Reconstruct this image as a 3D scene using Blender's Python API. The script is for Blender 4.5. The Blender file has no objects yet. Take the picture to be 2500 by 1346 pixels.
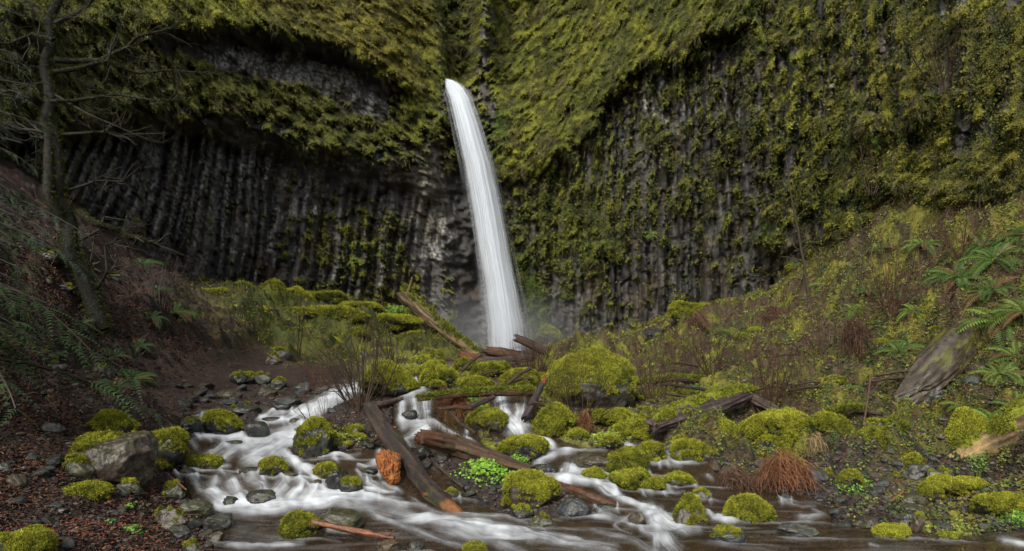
import bpy, math, random
import numpy as np
from mathutils import Vector, Matrix

# ------------------------------------------------------------------ camera, sky, sun, exposure
F = 1629.0; H0 = 870.0; CX = 1250.0; CZ = 1.8      # pixels of the 2500 px wide photograph, eye height in metres
scene = bpy.context.scene
col = scene.collection
cam = bpy.data.objects.new('camera', bpy.data.cameras.new('camera')); col.objects.link(cam)
cam.location = (0, 0, CZ); cam.rotation_euler = (math.radians(90), 0, 0)
cam.data.sensor_width = 36; cam.data.lens = 36*F/2500; cam.data.shift_y = (H0-673)/2500
cam.data.clip_start = .05; cam.data.clip_end = 500
scene.camera = cam
SUN_EL, SUN_AZ = 40, -25        # sun direction: elevation, azimuth (0 = +Y ahead, positive to the right); behind the camera on the left
w = bpy.data.worlds.new('World'); scene.world = w; w.use_nodes = True
nt = w.node_tree; bg = nt.nodes['Background']
sky = nt.nodes.new('ShaderNodeTexSky'); sky.sky_type = 'NISHITA'; sky.sun_disc = False
sky.sun_elevation = math.radians(SUN_EL); sky.air_density = 1.0; sky.dust_density = 4.0
sun_dir = Vector((-.36*math.cos(math.radians(SUN_EL)), -.93*math.cos(math.radians(SUN_EL)), math.sin(math.radians(SUN_EL)))).normalized()
sky.sun_rotation = math.atan2(sun_dir.x, sun_dir.y)
hs = nt.nodes.new('ShaderNodeHueSaturation'); hs.inputs['Saturation'].default_value = .35   # overcast: cloud takes the blue out of the sky
nt.links.new(sky.outputs[0], hs.inputs['Color']); nt.links.new(hs.outputs[0], bg.inputs[0]); bg.inputs[1].default_value = .10
sl = bpy.data.lights.new('sun', 'SUN'); sl.energy = 1.5; sl.angle = math.radians(14); sl.color = (1, .945, .84)
so = bpy.data.objects.new('sun', sl); col.objects.link(so)
so.rotation_euler = sun_dir.to_track_quat('Z', 'Y').to_euler()
scene.view_settings.view_transform = 'Standard'; scene.view_settings.look = 'None'
scene.view_settings.exposure = 0.74; scene.view_settings.gamma = 1
scene.cycles.transparent_max_bounces = 24; scene.cycles.max_bounces = 6
scene.cycles.volume_step_rate = 2; scene.cycles.volume_bounces = 1

# ------------------------------------------------------------------ noise
RS = np.random.RandomState(7); random.seed(7)
PERM = RS.permutation(512); PERM = np.concatenate([PERM, PERM, PERM]) & 511
GA = RS.rand(512)*2*np.pi; G2X, G2Y = np.cos(GA), np.sin(GA)
g3 = RS.randn(512, 3); g3 /= np.linalg.norm(g3, axis=1)[:, None]
def pn2(x, y, s=0):
    x = np.asarray(x, float)+s*17.31; y = np.asarray(y, float)+s*7.77
    xi = np.floor(x).astype(np.int64); yi = np.floor(y).astype(np.int64)
    xf = x-xi; yf = y-yi; xi &= 511; yi &= 511; x1 = (xi+1) & 511; y1 = (yi+1) & 511
    u = xf*xf*xf*(xf*(xf*6-15)+10); v = yf*yf*yf*(yf*(yf*6-15)+10)
    a = PERM[xi]; b = PERM[x1]
    h00, h01, h10, h11 = PERM[a+yi], PERM[a+y1], PERM[b+yi], PERM[b+y1]
    n00 = G2X[h00]*xf+G2Y[h00]*yf; n10 = G2X[h10]*(xf-1)+G2Y[h10]*yf
    n01 = G2X[h01]*xf+G2Y[h01]*(yf-1); n11 = G2X[h11]*(xf-1)+G2Y[h11]*(yf-1)
    return ((n00*(1-u)+n10*u)*(1-v)+(n01*(1-u)+n11*u)*v)*1.5
def fb2(x, y, o=4, s=0, g=.5):
    r = 0; a = 1; t = 0
    for k in range(o):
        r = r+a*pn2(x*2**k, y*2**k, s+k*3); t += a; a *= g
    return r/t*1.3
def pn3(p, s=0):
    p = p+s*11.7; i = np.floor(p).astype(np.int64); f = p-i; u = f*f*f*(f*(f*6-15)+10)
    r = 0
    for dx in (0, 1):
        for dy in (0, 1):
            for dz in (0, 1):
                h = PERM[PERM[PERM[(i[:, 0]+dx) & 511]+((i[:, 1]+dy) & 511)]+((i[:, 2]+dz) & 511)]
                d = f-np.array([dx, dy, dz])
                wgt = (u[:, 0] if dx else 1-u[:, 0])*(u[:, 1] if dy else 1-u[:, 1])*(u[:, 2] if dz else 1-u[:, 2])
                r = r+wgt*(g3[h]*d).sum(1)
    return r*1.5
def fb3(p, o=4, s=0, g=.5):
    r = 0; a = 1; t = 0
    for k in range(o):
        r = r+a*pn3(p*2**k, s+k); t += a; a *= g
    return r/t*1.3
def ss(a, b, x):
    t = np.clip((x-a)/(b-a), 0, 1); return t*t*(3-2*t)
def mix(a, b, t):
    a = np.asarray(a, float); b = np.asarray(b, float); t = np.asarray(t, float)
    if t.ndim and (a.ndim > t.ndim or b.ndim > t.ndim or (a.ndim == 1 and b.ndim == 1)): t = t[..., None]
    return a*(1-t)+b*t
def blob(px, row, cx, cy, rx, ry, rot=0, soft=.35):
    c, s_ = math.cos(math.radians(rot)), math.sin(math.radians(rot))
    dx, dy = px-cx, row-cy
    r = np.sqrt(((dx*c+dy*s_)/rx)**2+((-dx*s_+dy*c)/ry)**2)
    return 1-ss(1-soft, 1+soft, r)
def poly(px, row, pts, soft=10):
    px = np.asarray(px, float); row = np.asarray(row, float)
    ins = np.zeros(px.shape, bool); d2 = np.full(px.shape, 1e12)
    n = len(pts)
    for i in range(n):
        x1, y1 = pts[i]; x2, y2 = pts[(i+1) % n]
        ex, ey = x2-x1, y2-y1; L = ex*ex+ey*ey
        t = np.clip(((px-x1)*ex+(row-y1)*ey)/L, 0, 1)
        d2 = np.minimum(d2, (px-x1-t*ex)**2+(row-y1-t*ey)**2)
        if y1 != y2:
            c = ((y1 > row) != (y2 > row)) & (px < (x2-x1)*(row-y1)/(y2-y1)+x1)
            ins ^= c
    sd = np.sqrt(d2)*np.where(ins, 1, -1)
    return ss(-soft, soft, sd)

# ------------------------------------------------------------------ plan of the gorge: distance of the cliff and of the ground
CLX = [-900, -700, -300, 0, 200, 400, 600, 800, 1000, 1150, 1300, 1450, 1600, 1800, 2000, 2200, 2500, 2800, 3200, 3500]
CLY = [13, 14, 17, 21, 25, 29, 33, 36, 38.5, 40, 40, 37, 33, 28, 24, 20, 16.5, 14, 12, 11.5]
BX = [-900, -300, 0, 150, 300, 480, 640, 800, 1000, 1150, 1290, 1400, 1500, 1620, 1750, 1900, 2050, 2200, 2350, 2500, 2800, 3500]
BR = [150, 250, 375, 470, 590, 690, 690, 715, 750, 840, 845, 815, 820, 765, 730, 695, 570, 500, 480, 460, 380, 200]
fx = np.arange(-900, 3501, 10.)
_k = np.exp(-np.linspace(-2, 2, 21)**2); _k /= _k.sum()
def smo(v): return np.convolve(np.pad(v, 10, 'edge'), _k, 'valid')
_Yc = smo(np.interp(fx, CLX, CLY)); _B = smo(np.interp(fx, BX, BR))
Yc = lambda px: np.interp(px, fx, _Yc)
Br = lambda px: np.interp(px, fx, _B)
_plan = np.stack([(fx-CX)/F*_Yc, _Yc], 1)
_s = np.concatenate([[0], np.cumsum(np.linalg.norm(np.diff(_plan, axis=0), axis=1))])
Sc = lambda px: np.interp(px, fx, _s)
GP = [(550,1346,6.2),(900,1346,6.2),(1250,1346,6.2),(1600,1346,6.2),(1900,1346,6.2),(2200,1346,6.2),(2500,1346,6.2),
(0,1346,5.2),(200,1346,5.4),(400,1346,5.9),(-300,1346,4.5),(-700,1346,4.0),
(550,1252,7.65),(750,1250,7.7),(1000,1250,7.7),(1250,1250,7.7),(1500,1250,7.7),(1750,1255,7.65),(2000,1265,7.5),(2300,1270,7.4),
(620,1240,7.8),(620,1172,8.25),(750,1172,8.25),(600,1105,9.5),(600,1062,10.3),(710,1060,10.4),(690,1000,11.6),(830,955,13.0),(520,1010,11.4),(480,1110,9.3),
(950,1200,8.3),(940,1125,8.8),(940,1080,9.7),(1010,1060,10.4),(1020,970,11.5),(1010,930,13.5),(1130,1090,9.8),(1130,1000,11.6),(1250,1075,10.5),(1250,968,11.5),
(1350,1170,8.7),(1370,1110,9.7),(1560,1120,9.6),(1580,1080,10.5),(1700,1150,9.1),(1300,930,14.5),(1200,880,22),(1250,862,34),(1100,890,20),(1150,866,32),
(1440,1020,12),(1440,960,14.5),(1600,900,18),(1500,860,25),(1600,1000,12.5),
(1900,1170,8.9),(1900,1100,10),(1900,1000,12),(1800,900,16),(1700,800,23),(1900,800,18.5),(1900,730,23),(2100,1100,9.7),(2100,1000,11.3),(2100,900,13.5),(2100,700,17),(2100,600,20.5),
(2300,1150,8.9),(2300,1050,10.2),(2300,900,12),(2300,700,14.5),(2300,550,17.5),(2500,1200,7.6),(2500,1050,8.8),(2500,900,10),(2500,700,12.5),(2500,520,15.3),
(2800,1346,6),(2800,1000,8.2),(2800,700,10.5),(2800,450,13.2),(3300,1346,5.2),(3300,900,7.2),(3300,500,10.5),
(0,1200,6.3),(200,1200,6.9),(400,1250,7.2),(400,1150,8.4),(0,1050,8),(200,1050,8.7),(400,1050,9.6),(300,950,11.4),(500,950,12.9),(0,900,9.6),(0,700,11.6),(0,500,14.2),
(150,800,12),(200,600,15.4),(300,700,15.5),(400,700,17.5),(400,850,14.5),(620,900,17),(600,800,19.5),(500,760,18.7),(700,850,21),(700,760,27),(700,925,15.5),(850,800,28),(850,870,23),(850,920,16.5),(950,790,31),(1000,850,31),
(-300,1000,7),(-300,700,9.2),(-300,450,12),(-800,1346,3.6),(-800,900,5.6),(-800,500,8.6),
(1250,1600,4.02),(500,1600,3.95),(2000,1600,4.02),(3000,1600,3.9),(-300,1600,3.4),(1250,2300,2.05),(0,2300,1.9),(2500,2300,2.05),(-900,2300,1.7),(3400,2300,1.9)]
GP = GP+[(x, float(Br(x)), float(Yc(x))) for x in range(-850, 3451, 110)]
GP = np.array(GP, float)
def tps(r2):
    return np.where(r2 > 0, r2*np.log(r2+1e-12), 0)
_cx = GP[:, 0]/1000; _cy = GP[:, 1]/700; n = len(GP)
_A = tps((_cx[:, None]-_cx)**2+(_cy[:, None]-_cy)**2)+np.eye(n)*1e-3
_Pm = np.stack([np.ones(n), _cx, _cy], 1)
_M = np.block([[_A, _Pm], [_Pm.T, np.zeros((3, 3))]])
# interpolate the height-like quantity 1/Y, which is what a flat floor makes linear in the picture row
_w = np.linalg.solve(_M, np.concatenate([1/GP[:, 2], np.zeros(3)]))
gx = np.arange(-900, 3502, 10.); gy = np.arange(100, 2402, 10.)
GX, GY = np.meshgrid(gx, gy)
def _ev(a, b):
    a = a/1000; b = b/700; r = _w[n]+_w[n+1]*a+_w[n+2]*b
    for i in range(n): r = r+_w[i]*tps((a-_cx[i])**2+(b-_cy[i])**2)
    return r
_D = _ev(GX, GY)
_lim = 1/Yc(GX)
_D = np.maximum(_D, _lim*.97); _D = np.minimum(_D, 1/1.5)
def bil(grid, px, row):
    a = np.clip((np.asarray(px, float)-gx[0])/10, 0, len(gx)-1.001); b = np.clip((np.asarray(row, float)-gy[0])/10, 0, len(gy)-1.001)
    i = a.astype(int); j = b.astype(int); u = a-i; v = b-j
    return (grid[j, i]*(1-u)+grid[j, i+1]*u)*(1-v)+(grid[j+1, i]*(1-u)+grid[j+1, i+1]*u)*v
def Dg(px, row):
    """distance of the bare ground; blended into the cliff foot"""
    d = bil(_D, px, row); t = ss(0, 26, np.asarray(row)-Br(px))
    return 1/(d*t+(1-t)/Yc(px))
def at(px, row, Y):
    px, row, Y = np.broadcast_arrays(np.asarray(px, float), np.asarray(row, float), np.asarray(Y, float))
    return np.stack([(px-CX)/F*Y, Y, CZ+(H0-row)/F*Y], -1)

# ------------------------------------------------------------------ white water, as strokes along the flow
STK = [  # points, half width, strength
([(905,948),(850,960),(800,985)],16,1),([(860,955),(790,990),(755,1020),(740,1055)],24,1),([(800,985),(750,1000),(700,1030),(640,1030)],12,.8),
([(700,1005),(665,1010),(632,1028)],10,.8),([(735,1045),(720,1062),(640,1075),(560,1095)],16,.9),([(740,1055),(700,1075),(650,1105),(600,1125)],17,.9),
([(720,1070),(690,1100),(660,1120)],12,.7),([(560,1080),(530,1100),(500,1120)],10,.6),([(620,1085),(580,1100),(540,1125),(470,1140)],11,.7),
([(485,1012),(492,1025),(500,1035)],14,.8),([(515,1010),(500,1030),(520,1050)],8,.7),([(470,1055),(490,1072),(590,1070)],7,.9),([(540,1058),(545,1072),(590,1072)],9,.7),([(595,1062),(600,1072)],6,.7),
([(465,1075),(480,1100)],8,.5),([(600,1125),(640,1135),(700,1135)],11,.75),([(700,1120),(740,1145),(780,1160),(800,1175)],9,.8),([(735,1140),(760,1160),(790,1190)],12,.8),([(690,1110),(720,1130),(735,1160)],7,.7),
([(560,1140),(510,1150),(450,1153)],5,.8),([(460,1160),(480,1185),(490,1205)],9,.45),([(500,1200),(560,1235),(620,1245)],17,.95),([(560,1170),(575,1200),(600,1235)],18,.75),([(530,1165),(520,1195),(540,1230)],13,.65),
([(600,1160),(640,1190),(650,1230)],16,.6),([(700,1180),(680,1205),(665,1235)],17,.8),([(740,1175),(730,1205),(700,1235)],16,.9),([(780,1180),(770,1205),(740,1235)],14,.9),
([(520,1245),(620,1248),(720,1240),(820,1225),(900,1222)],13,1),([(760,1215),(830,1212),(920,1222),(990,1240)],10,.9),([(820,1235),(880,1245),(950,1255),(1010,1262)],13,.5),
([(900,1215),(960,1235),(1040,1240)],6,.5),([(865,1195),(900,1200),(960,1205)],6,.9),([(895,1165),(900,1185),(935,1200)],10,.75),([(930,1180),(960,1195),(975,1205)],9,.6),
([(930,1100),(925,1130),(905,1142)],9,.85),([(870,1140),(900,1145)],4,.6),([(770,1120),(830,1115),(860,1125)],5,.8),([(800,1165),(800,1185),(790,1200)],5,.6),
([(980,1275),(1060,1270),(1150,1290),(1260,1300)],13,1),([(1000,1262),(1080,1285),(1180,1310),(1300,1325)],11,.8),([(1100,1255),(1160,1268),(1240,1268)],6,.6),([(1150,1295),(1280,1305),(1400,1330),(1500,1346)],14,.7),([(900,1255),(980,1290),(1060,1320),(1150,1346)],8,.5),([(1060,1300),(1200,1330),(1300,1360)],9,.5),([(1230,1268),(1280,1280),(1350,1290)],4,.4),
([(1000,1220),(1040,1245),(1090,1262)],6,.3),([(780,1300),(850,1305),(900,1300)],4,.6),([(560,1300),(640,1315),(720,1320)],13,.22),([(550,1338),(650,1340),(740,1338)],7,.7),
([(1012,925),(1018,940),(1008,952)],6,.9),([(1040,950),(1010,965),(985,975)],9,.85),([(985,975),(980,1000),(980,1030),(985,1045)],10,.85),([(1010,970),(1015,1000),(1012,1035)],11,.8),([(1045,965),(1040,1000),(1045,1030)],11,.85),([(975,1035),(1010,1045),(1060,1035)],8,.9),([(1055,1045),(1020,1058),(990,1075),(1000,1090)],9,.85),
([(1060,1035),(1100,1060),(1130,1075)],7,.7),([(1140,1050),(1140,1072),(1160,1085)],6,.9),([(1080,1070),(1130,1085),(1180,1105),(1230,1108)],6,.7),([(1160,990),(1150,1005)],5,.7),([(1060,1120),(1075,1150)],9,.4),
([(1222,968),(1228,1000),(1240,1030)],13,1),([(1262,985),(1268,1010),(1262,1035)],7,.75),([(1280,978),(1278,1005),(1275,1030)],6,.75),([(1240,1025),(1255,1045),(1275,1072)],22,1),([(1270,1030),(1290,1045)],8,.7),([(1208,990),(1210,1012)],3,.6),
([(1285,1075),(1325,1080),(1345,1095),(1340,1110)],10,.95),([(1335,1080),(1350,1090)],6,.8),([(1400,1103),(1360,1110),(1330,1125),(1310,1140)],10,.8),([(1370,1105),(1430,1102),(1480,1102)],3,.6),([(1310,1128),(1320,1150),(1345,1165)],12,.7),
([(1400,1135),(1395,1160),(1380,1180)],18,1),([(1350,1170),(1400,1175),(1450,1185)],9,.9),([(1420,1145),(1440,1165),(1465,1180)],10,.8),([(1450,1180),(1480,1205),(1520,1225)],10,.85),([(1470,1190),(1500,1200),(1510,1215)],6,.7),([(1500,1215),(1560,1240),(1600,1260)],8,.8),
([(1590,1245),(1600,1275),(1620,1290)],19,1),([(1570,1250),(1610,1270),(1660,1290),(1705,1295)],13,1),([(1600,1290),(1620,1320),(1650,1346)],18,.7),([(1560,1290),(1600,1320),(1600,1350)],9,.7),([(1440,1265),(1520,1275),(1560,1290)],8,.6),([(1460,1255),(1500,1258)],6,.6),([(1650,1290),(1680,1310)],10,.6),([(1545,1255),(1500,1290),(1540,1310)],4,.4),
([(1535,1085),(1530,1095),(1550,1100)],7,.8),([(1600,1082),(1580,1095),(1560,1110)],8,.85),([(1555,1105),(1572,1125),(1580,1145)],5,.7),([(1640,1134),(1700,1132)],3,.5),
([(1720,1250),(1740,1270),(1790,1280)],7,.85),([(1745,1268),(1800,1275)],6,.9),([(1770,1255),(1775,1270)],3,.6),([(1725,1165),(1740,1175)],6,.5),([(1900,1232),(1960,1240),(1990,1238)],3,.5),([(1945,1268),(1975,1272),(2010,1262)],8,.55),([(1980,1245),(2010,1258)],6,.35),
([(2440,1325),(2520,1340)],9,.9),([(2120,1335),(2150,1340)],6,.45),([(1700,1330),(1800,1345),(1900,1350)],5,.25),([(1850,1310),(2000,1322),(2200,1325)],4,.12),
([(1040,900),(1080,893),(1110,897)],6,.5),([(850,1118),(880,1112)],4,.4),([(1440,1300),(1540,1325),(1640,1370)],8,.4)]
WPOLY = [[(430,1085),(480,1045),(470,1005),(530,1000),(560,1050),(620,1030),(640,1005),(730,1000),(800,960),(870,945),(930,950),(860,975),(790,1005),(760,1050),(740,1110),(830,1105),(1000,1095),(1010,1130),(1080,1160),(1150,1230),(1250,1265),(1370,1262),(1480,1262),(1360,1180),(1290,1150),(1300,1120),(1230,1080),(1200,1060),(1200,965),(1310,965),(1310,1060),(1420,1095),(1520,1100),(1530,1080),(1620,1070),(1640,1120),(1720,1130),(1820,1195),(1950,1210),(2030,1240),(2030,1290),(2200,1300),(2350,1310),(2560,1300),(2700,1600),(2700,2350),(-200,2350),(400,1600),(520,1346),(540,1262),(480,1240),(450,1180)],
 [(960,1095),(960,970),(1000,915),(1030,915),(1040,945),(1090,960),(1080,1030),(1160,1040),(1180,1090),(1240,1110),(1150,1120)],
 [(1030,905),(1120,885),(1180,862),(1310,862),(1300,880),(1150,895),(1060,912)]]
def stroke_field(px, row):
    """foam, cascade height of the strokes at a grid of points"""
    foam = np.zeros(px.shape); near = np.zeros(px.shape)
    sid = 0
    for pts, hw, st in STK:
        sid += 1
        x0 = min(p[0] for p in pts)-hw*2.6; x1 = max(p[0] for p in pts)+hw*2.6
        y0 = min(p[1] for p in pts)-hw*2.6; y1 = max(p[1] for p in pts)+hw*2.6
        m = (px > x0) & (px < x1) & (row > y0) & (row < y1)
        if not m.any(): continue
        x = px[m]; y = row[m]
        x = x+2.5*pn2(x/30, y/30, 5); y = y+2*pn2(x/30, y/30, 9)
        bd = np.full(x.shape, 1e9); bt = np.zeros(x.shape); bs = np.zeros(x.shape); acc = 0
        for i in range(len(pts)-1):
            ex, ey = pts[i+1][0]-pts[i][0], pts[i+1][1]-pts[i][1]; L = math.hypot(ex, ey)
            t = np.clip(((x-pts[i][0])*ex+(y-pts[i][1])*ey)/L/L, 0, 1)
            dx = x-pts[i][0]-t*ex; dy = y-pts[i][1]-t*ey
            d = np.hypot(dx, dy); sg = (dx*ey-dy*ex)/L
            b = d < bd
            bd = np.where(b, d, bd); bt = np.where(b, sg, bt); bs = np.where(b, acc+t*L, bs); acc += L
        end = ss(-.1, .16, bs/acc)*(1-ss(.72, 1.12, bs/acc)*.6)
        q = bd/hw
        fall = np.exp(-(q**2)*.95)
        strk = .5+.62*pn2(bt/5.5, bs/90, sid)+.5*pn2(bt/2.4, bs/60, sid+50)+.3*pn2(bt/14, bs/45, sid+20)
        f = st*np.clip(fall*end*(.62+.62*strk), 0, 1)
        foam[m] = 1-(1-foam[m])*(1-np.clip(f, 0, .97))
        near[m] = np.maximum(near[m], np.exp(-q**2*.35)*min(1, st+.3))
    return foam, near
def water_mask(px, row):
    m = 0
    for p in WPOLY: m = np.maximum(m, poly(px, row, p, 9))
    return m

# ------------------------------------------------------------------ ground
def ground(px, row, full=False):
    px = np.asarray(px, float); row = np.asarray(row, float)
    P = at(px, row, Dg(px, row)); X, Y = P[..., 0], P[..., 1]
    wm = water_mask(px, row)
    back = poly(px, row, [(470,680),(1160,740),(1180,865),(900,900),(700,880),(560,770)], 30)
    rs = np.maximum(ss(1500, 1750, px)*(1-ss(1120, 1190, row)), ss(1270, 1380, px)*(1-ss(930, 990, row)))
    leftdirt = (1-ss(560, 760, px))*(1-ss(1180, 1260, row))
    path = poly(px, row, [(330,960),(480,880),(640,830),(760,880),(720,950),(560,985),(400,1010)], 30)
    bl = 1-np.abs(fb2(X*.38, Y*.38, 3, 31))*2
    z = back*(bl*.95-.4+.35*np.abs(fb2(X*.9, Y*.9, 3, 36)))+fb2(X*.9, Y*.9, 4, 3)*(.10+.42*rs*(1-wm))*(1-.8*path)
    z = z+fb2(X*4, Y*4, 3, 6)*(.035+.03*rs)*(1-wm*.6)*(1-.6*path)+np.abs(pn2(X*9, Y*9, 12))*.022
    z = z+rs*(1-ss(1050, 1150, row))*fb2(X*.45, Y*.45, 2, 46)*.75*ss(12.5, 17, Y)+rs*np.abs(fb2(X*1.6, Y*1.6, 3, 44))*.34+rs*np.abs(fb2(X*4.5, Y*4.5, 3, 45))*.12
    foot = ss(0, 60, row-Br(px)); z = z*(.15+.85*foot)
    z = z+leftdirt*(1-path)*(np.abs(fb2(X*1.1, Y*1.1, 4, 61))*.35+fb2(X*2.7, Y*2.7, 3, 63)*.10)*ss(0, 200, 1180-row)
    z = z-wm*(.14)-ss(.6, 1, wm)*.05
    P = P.copy(); P[..., 2] += z
    if full: return P, dict(wm=wm, back=back, rs=rs, left=leftdirt, path=path)
    return P
def Gp(px, row):
    return Vector(ground(np.array([float(px)]), np.array([float(row)]))[0])

# ------------------------------------------------------------------ mesh helpers
def mesh_np(name, V, Fc, C=None, mat=None, smooth=True, attrs=None):
    V = np.asarray(V, np.float32).reshape(-1, 3); Fc = np.asarray(Fc, np.int32)
    me = bpy.data.meshes.new(name); me.vertices.add(len(V)); me.vertices.foreach_set('co', V.ravel())
    k = Fc.shape[1]; me.loops.add(Fc.size); me.loops.foreach_set('vertex_index', Fc.ravel())
    me.polygons.add(len(Fc)); me.polygons.foreach_set('loop_start', np.arange(0, Fc.size, k, dtype=np.int32))
    me.polygons.foreach_set('use_smooth', np.full(len(Fc), smooth))
    me.update(calc_edges=True)
    if C is not None:
        C = np.asarray(C, np.float32).reshape(len(V), -1)
        if C.shape[1] == 3: C = np.concatenate([C, np.ones((len(V), 1), np.float32)], 1)
        a = me.color_attributes.new('Col', 'FLOAT_COLOR', 'POINT'); a.data.foreach_set('color', C.ravel())
    for nme, arr in (attrs or {}).items():
        a = me.attributes.new(nme, 'FLOAT', 'POINT'); a.data.foreach_set('value', np.asarray(arr, np.float32).ravel())
    if mat: me.materials.append(mat)
    return me
def link(name, me, parent=None, loc=(0, 0, 0), rot=(0, 0, 0), sc=(1, 1, 1)):
    o = bpy.data.objects.new(name, me); col.objects.link(o)
    o.location = loc; o.rotation_euler = rot; o.scale = sc
    if parent: o.parent = parent
    return o
def tag(o, label=None, cat=None, group=None, kind=None):
    if label: o['label'] = label
    if cat: o['category'] = cat
    if group: o['group'] = group
    if kind: o['kind'] = kind
    return o
def grid_faces(nr, nc, keep=None):
    i = np.arange(nr*nc).reshape(nr, nc)
    f = np.stack([i[:-1, :-1], i[1:, :-1], i[1:, 1:], i[:-1, 1:]], -1).reshape(-1, 4)
    if keep is not None: f = f[keep[:-1, :-1].ravel() | keep[1:, 1:].ravel()]
    return f
def compact(V, Fc, *arrs):
    u, inv = np.unique(Fc.ravel(), return_inverse=True)
    return (V.reshape(-1, 3)[u], inv.reshape(Fc.shape))+tuple(a.reshape(len(V.reshape(-1, 3)), -1)[u] for a in arrs)

# ------------------------------------------------------------------ materials
def newmat(name):
    m = bpy.data.materials.new(name); m.use_nodes = True
    return m, m.node_tree, m.node_tree.nodes['Principled BSDF']
def N(nt, t, **kw):
    nd = nt.nodes.new(t)
    for k, v in kw.items():
        if k in nd.inputs: nd.inputs[k].default_value = v
        else: setattr(nd, k, v)
    return nd
def amat(name, rough=.85, var=.35, scale=14, bump=.4, bscale=60, dist=.02, spec=.3, base=None, rvar=0, trans=0):
    """surface coloured by its own colour attribute (or base), broken up by procedural noise"""
    m, nt, b = newmat(name); L = nt.links.new
    tc = N(nt, 'ShaderNodeTexCoord')
    n1 = N(nt, 'ShaderNodeTexNoise', Scale=scale, Detail=6, Roughness=.65); L(tc.outputs['Object'], n1.inputs['Vector'])
    mr = N(nt, 'ShaderNodeMapRange'); mr.inputs[1].default_value = .25; mr.inputs[2].default_value = .75
    mr.inputs[3].default_value = 1-var; mr.inputs[4].default_value = 1+var
    L(n1.outputs[0], mr.inputs[0])
    vm = N(nt, 'ShaderNodeVectorMath', operation='SCALE')
    if base is None:
        at_ = N(nt, 'ShaderNodeAttribute', attribute_name='Col'); L(at_.outputs['Color'], vm.inputs[0])
    else:
        vm.inputs[0].default_value = base
    L(mr.outputs[0], vm.inputs['Scale']); L(vm.outputs[0], b.inputs['Base Color'])
    b.inputs['Roughness'].default_value = rough; b.inputs['Specular IOR Level'].default_value = spec
    if rvar:
        m2 = N(nt, 'ShaderNodeMapRange'); m2.inputs[1].default_value = .3; m2.inputs[2].default_value = .7
        m2.inputs[3].default_value = max(.05, rough-rvar); m2.inputs[4].default_value = min(1, rough+rvar)
        L(n1.outputs[0], m2.inputs[0]); L(m2.outputs[0], b.inputs['Roughness'])
    if bump:
        n2 = N(nt, 'ShaderNodeTexNoise', Scale=bscale, Detail=5, Roughness=.6); L(tc.outputs['Object'], n2.inputs['Vector'])
        bp = N(nt, 'ShaderNodeBump', Strength=bump, Distance=dist); L(n2.outputs[0], bp.inputs['Height']); L(bp.outputs[0], b.inputs['Normal'])
    return m
M_cliff = amat('cliff_rock_and_moss', .8, .45, 3.2, .7, 9, .12, .25, rvar=.12)
M_ground = amat('forest_ground', .8, .5, 22, .8, 70, .02, .3, rvar=.15)
M_rock = amat('wet_rock', .34, .5, 9, .5, 40, .02, .5, rvar=.2)
M_moss = amat('moss', .95, .35, 25, .7, 120, .02, .1)
M_leaf = amat('leaf', .6, .25, 20, 0, spec=.35)
M_bark = amat('bark', .75, .45, 16, .8, 50, .02, .3, rvar=.15)
M_twig = amat('twig', .8, .3, 30, 0, spec=.2)

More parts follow.
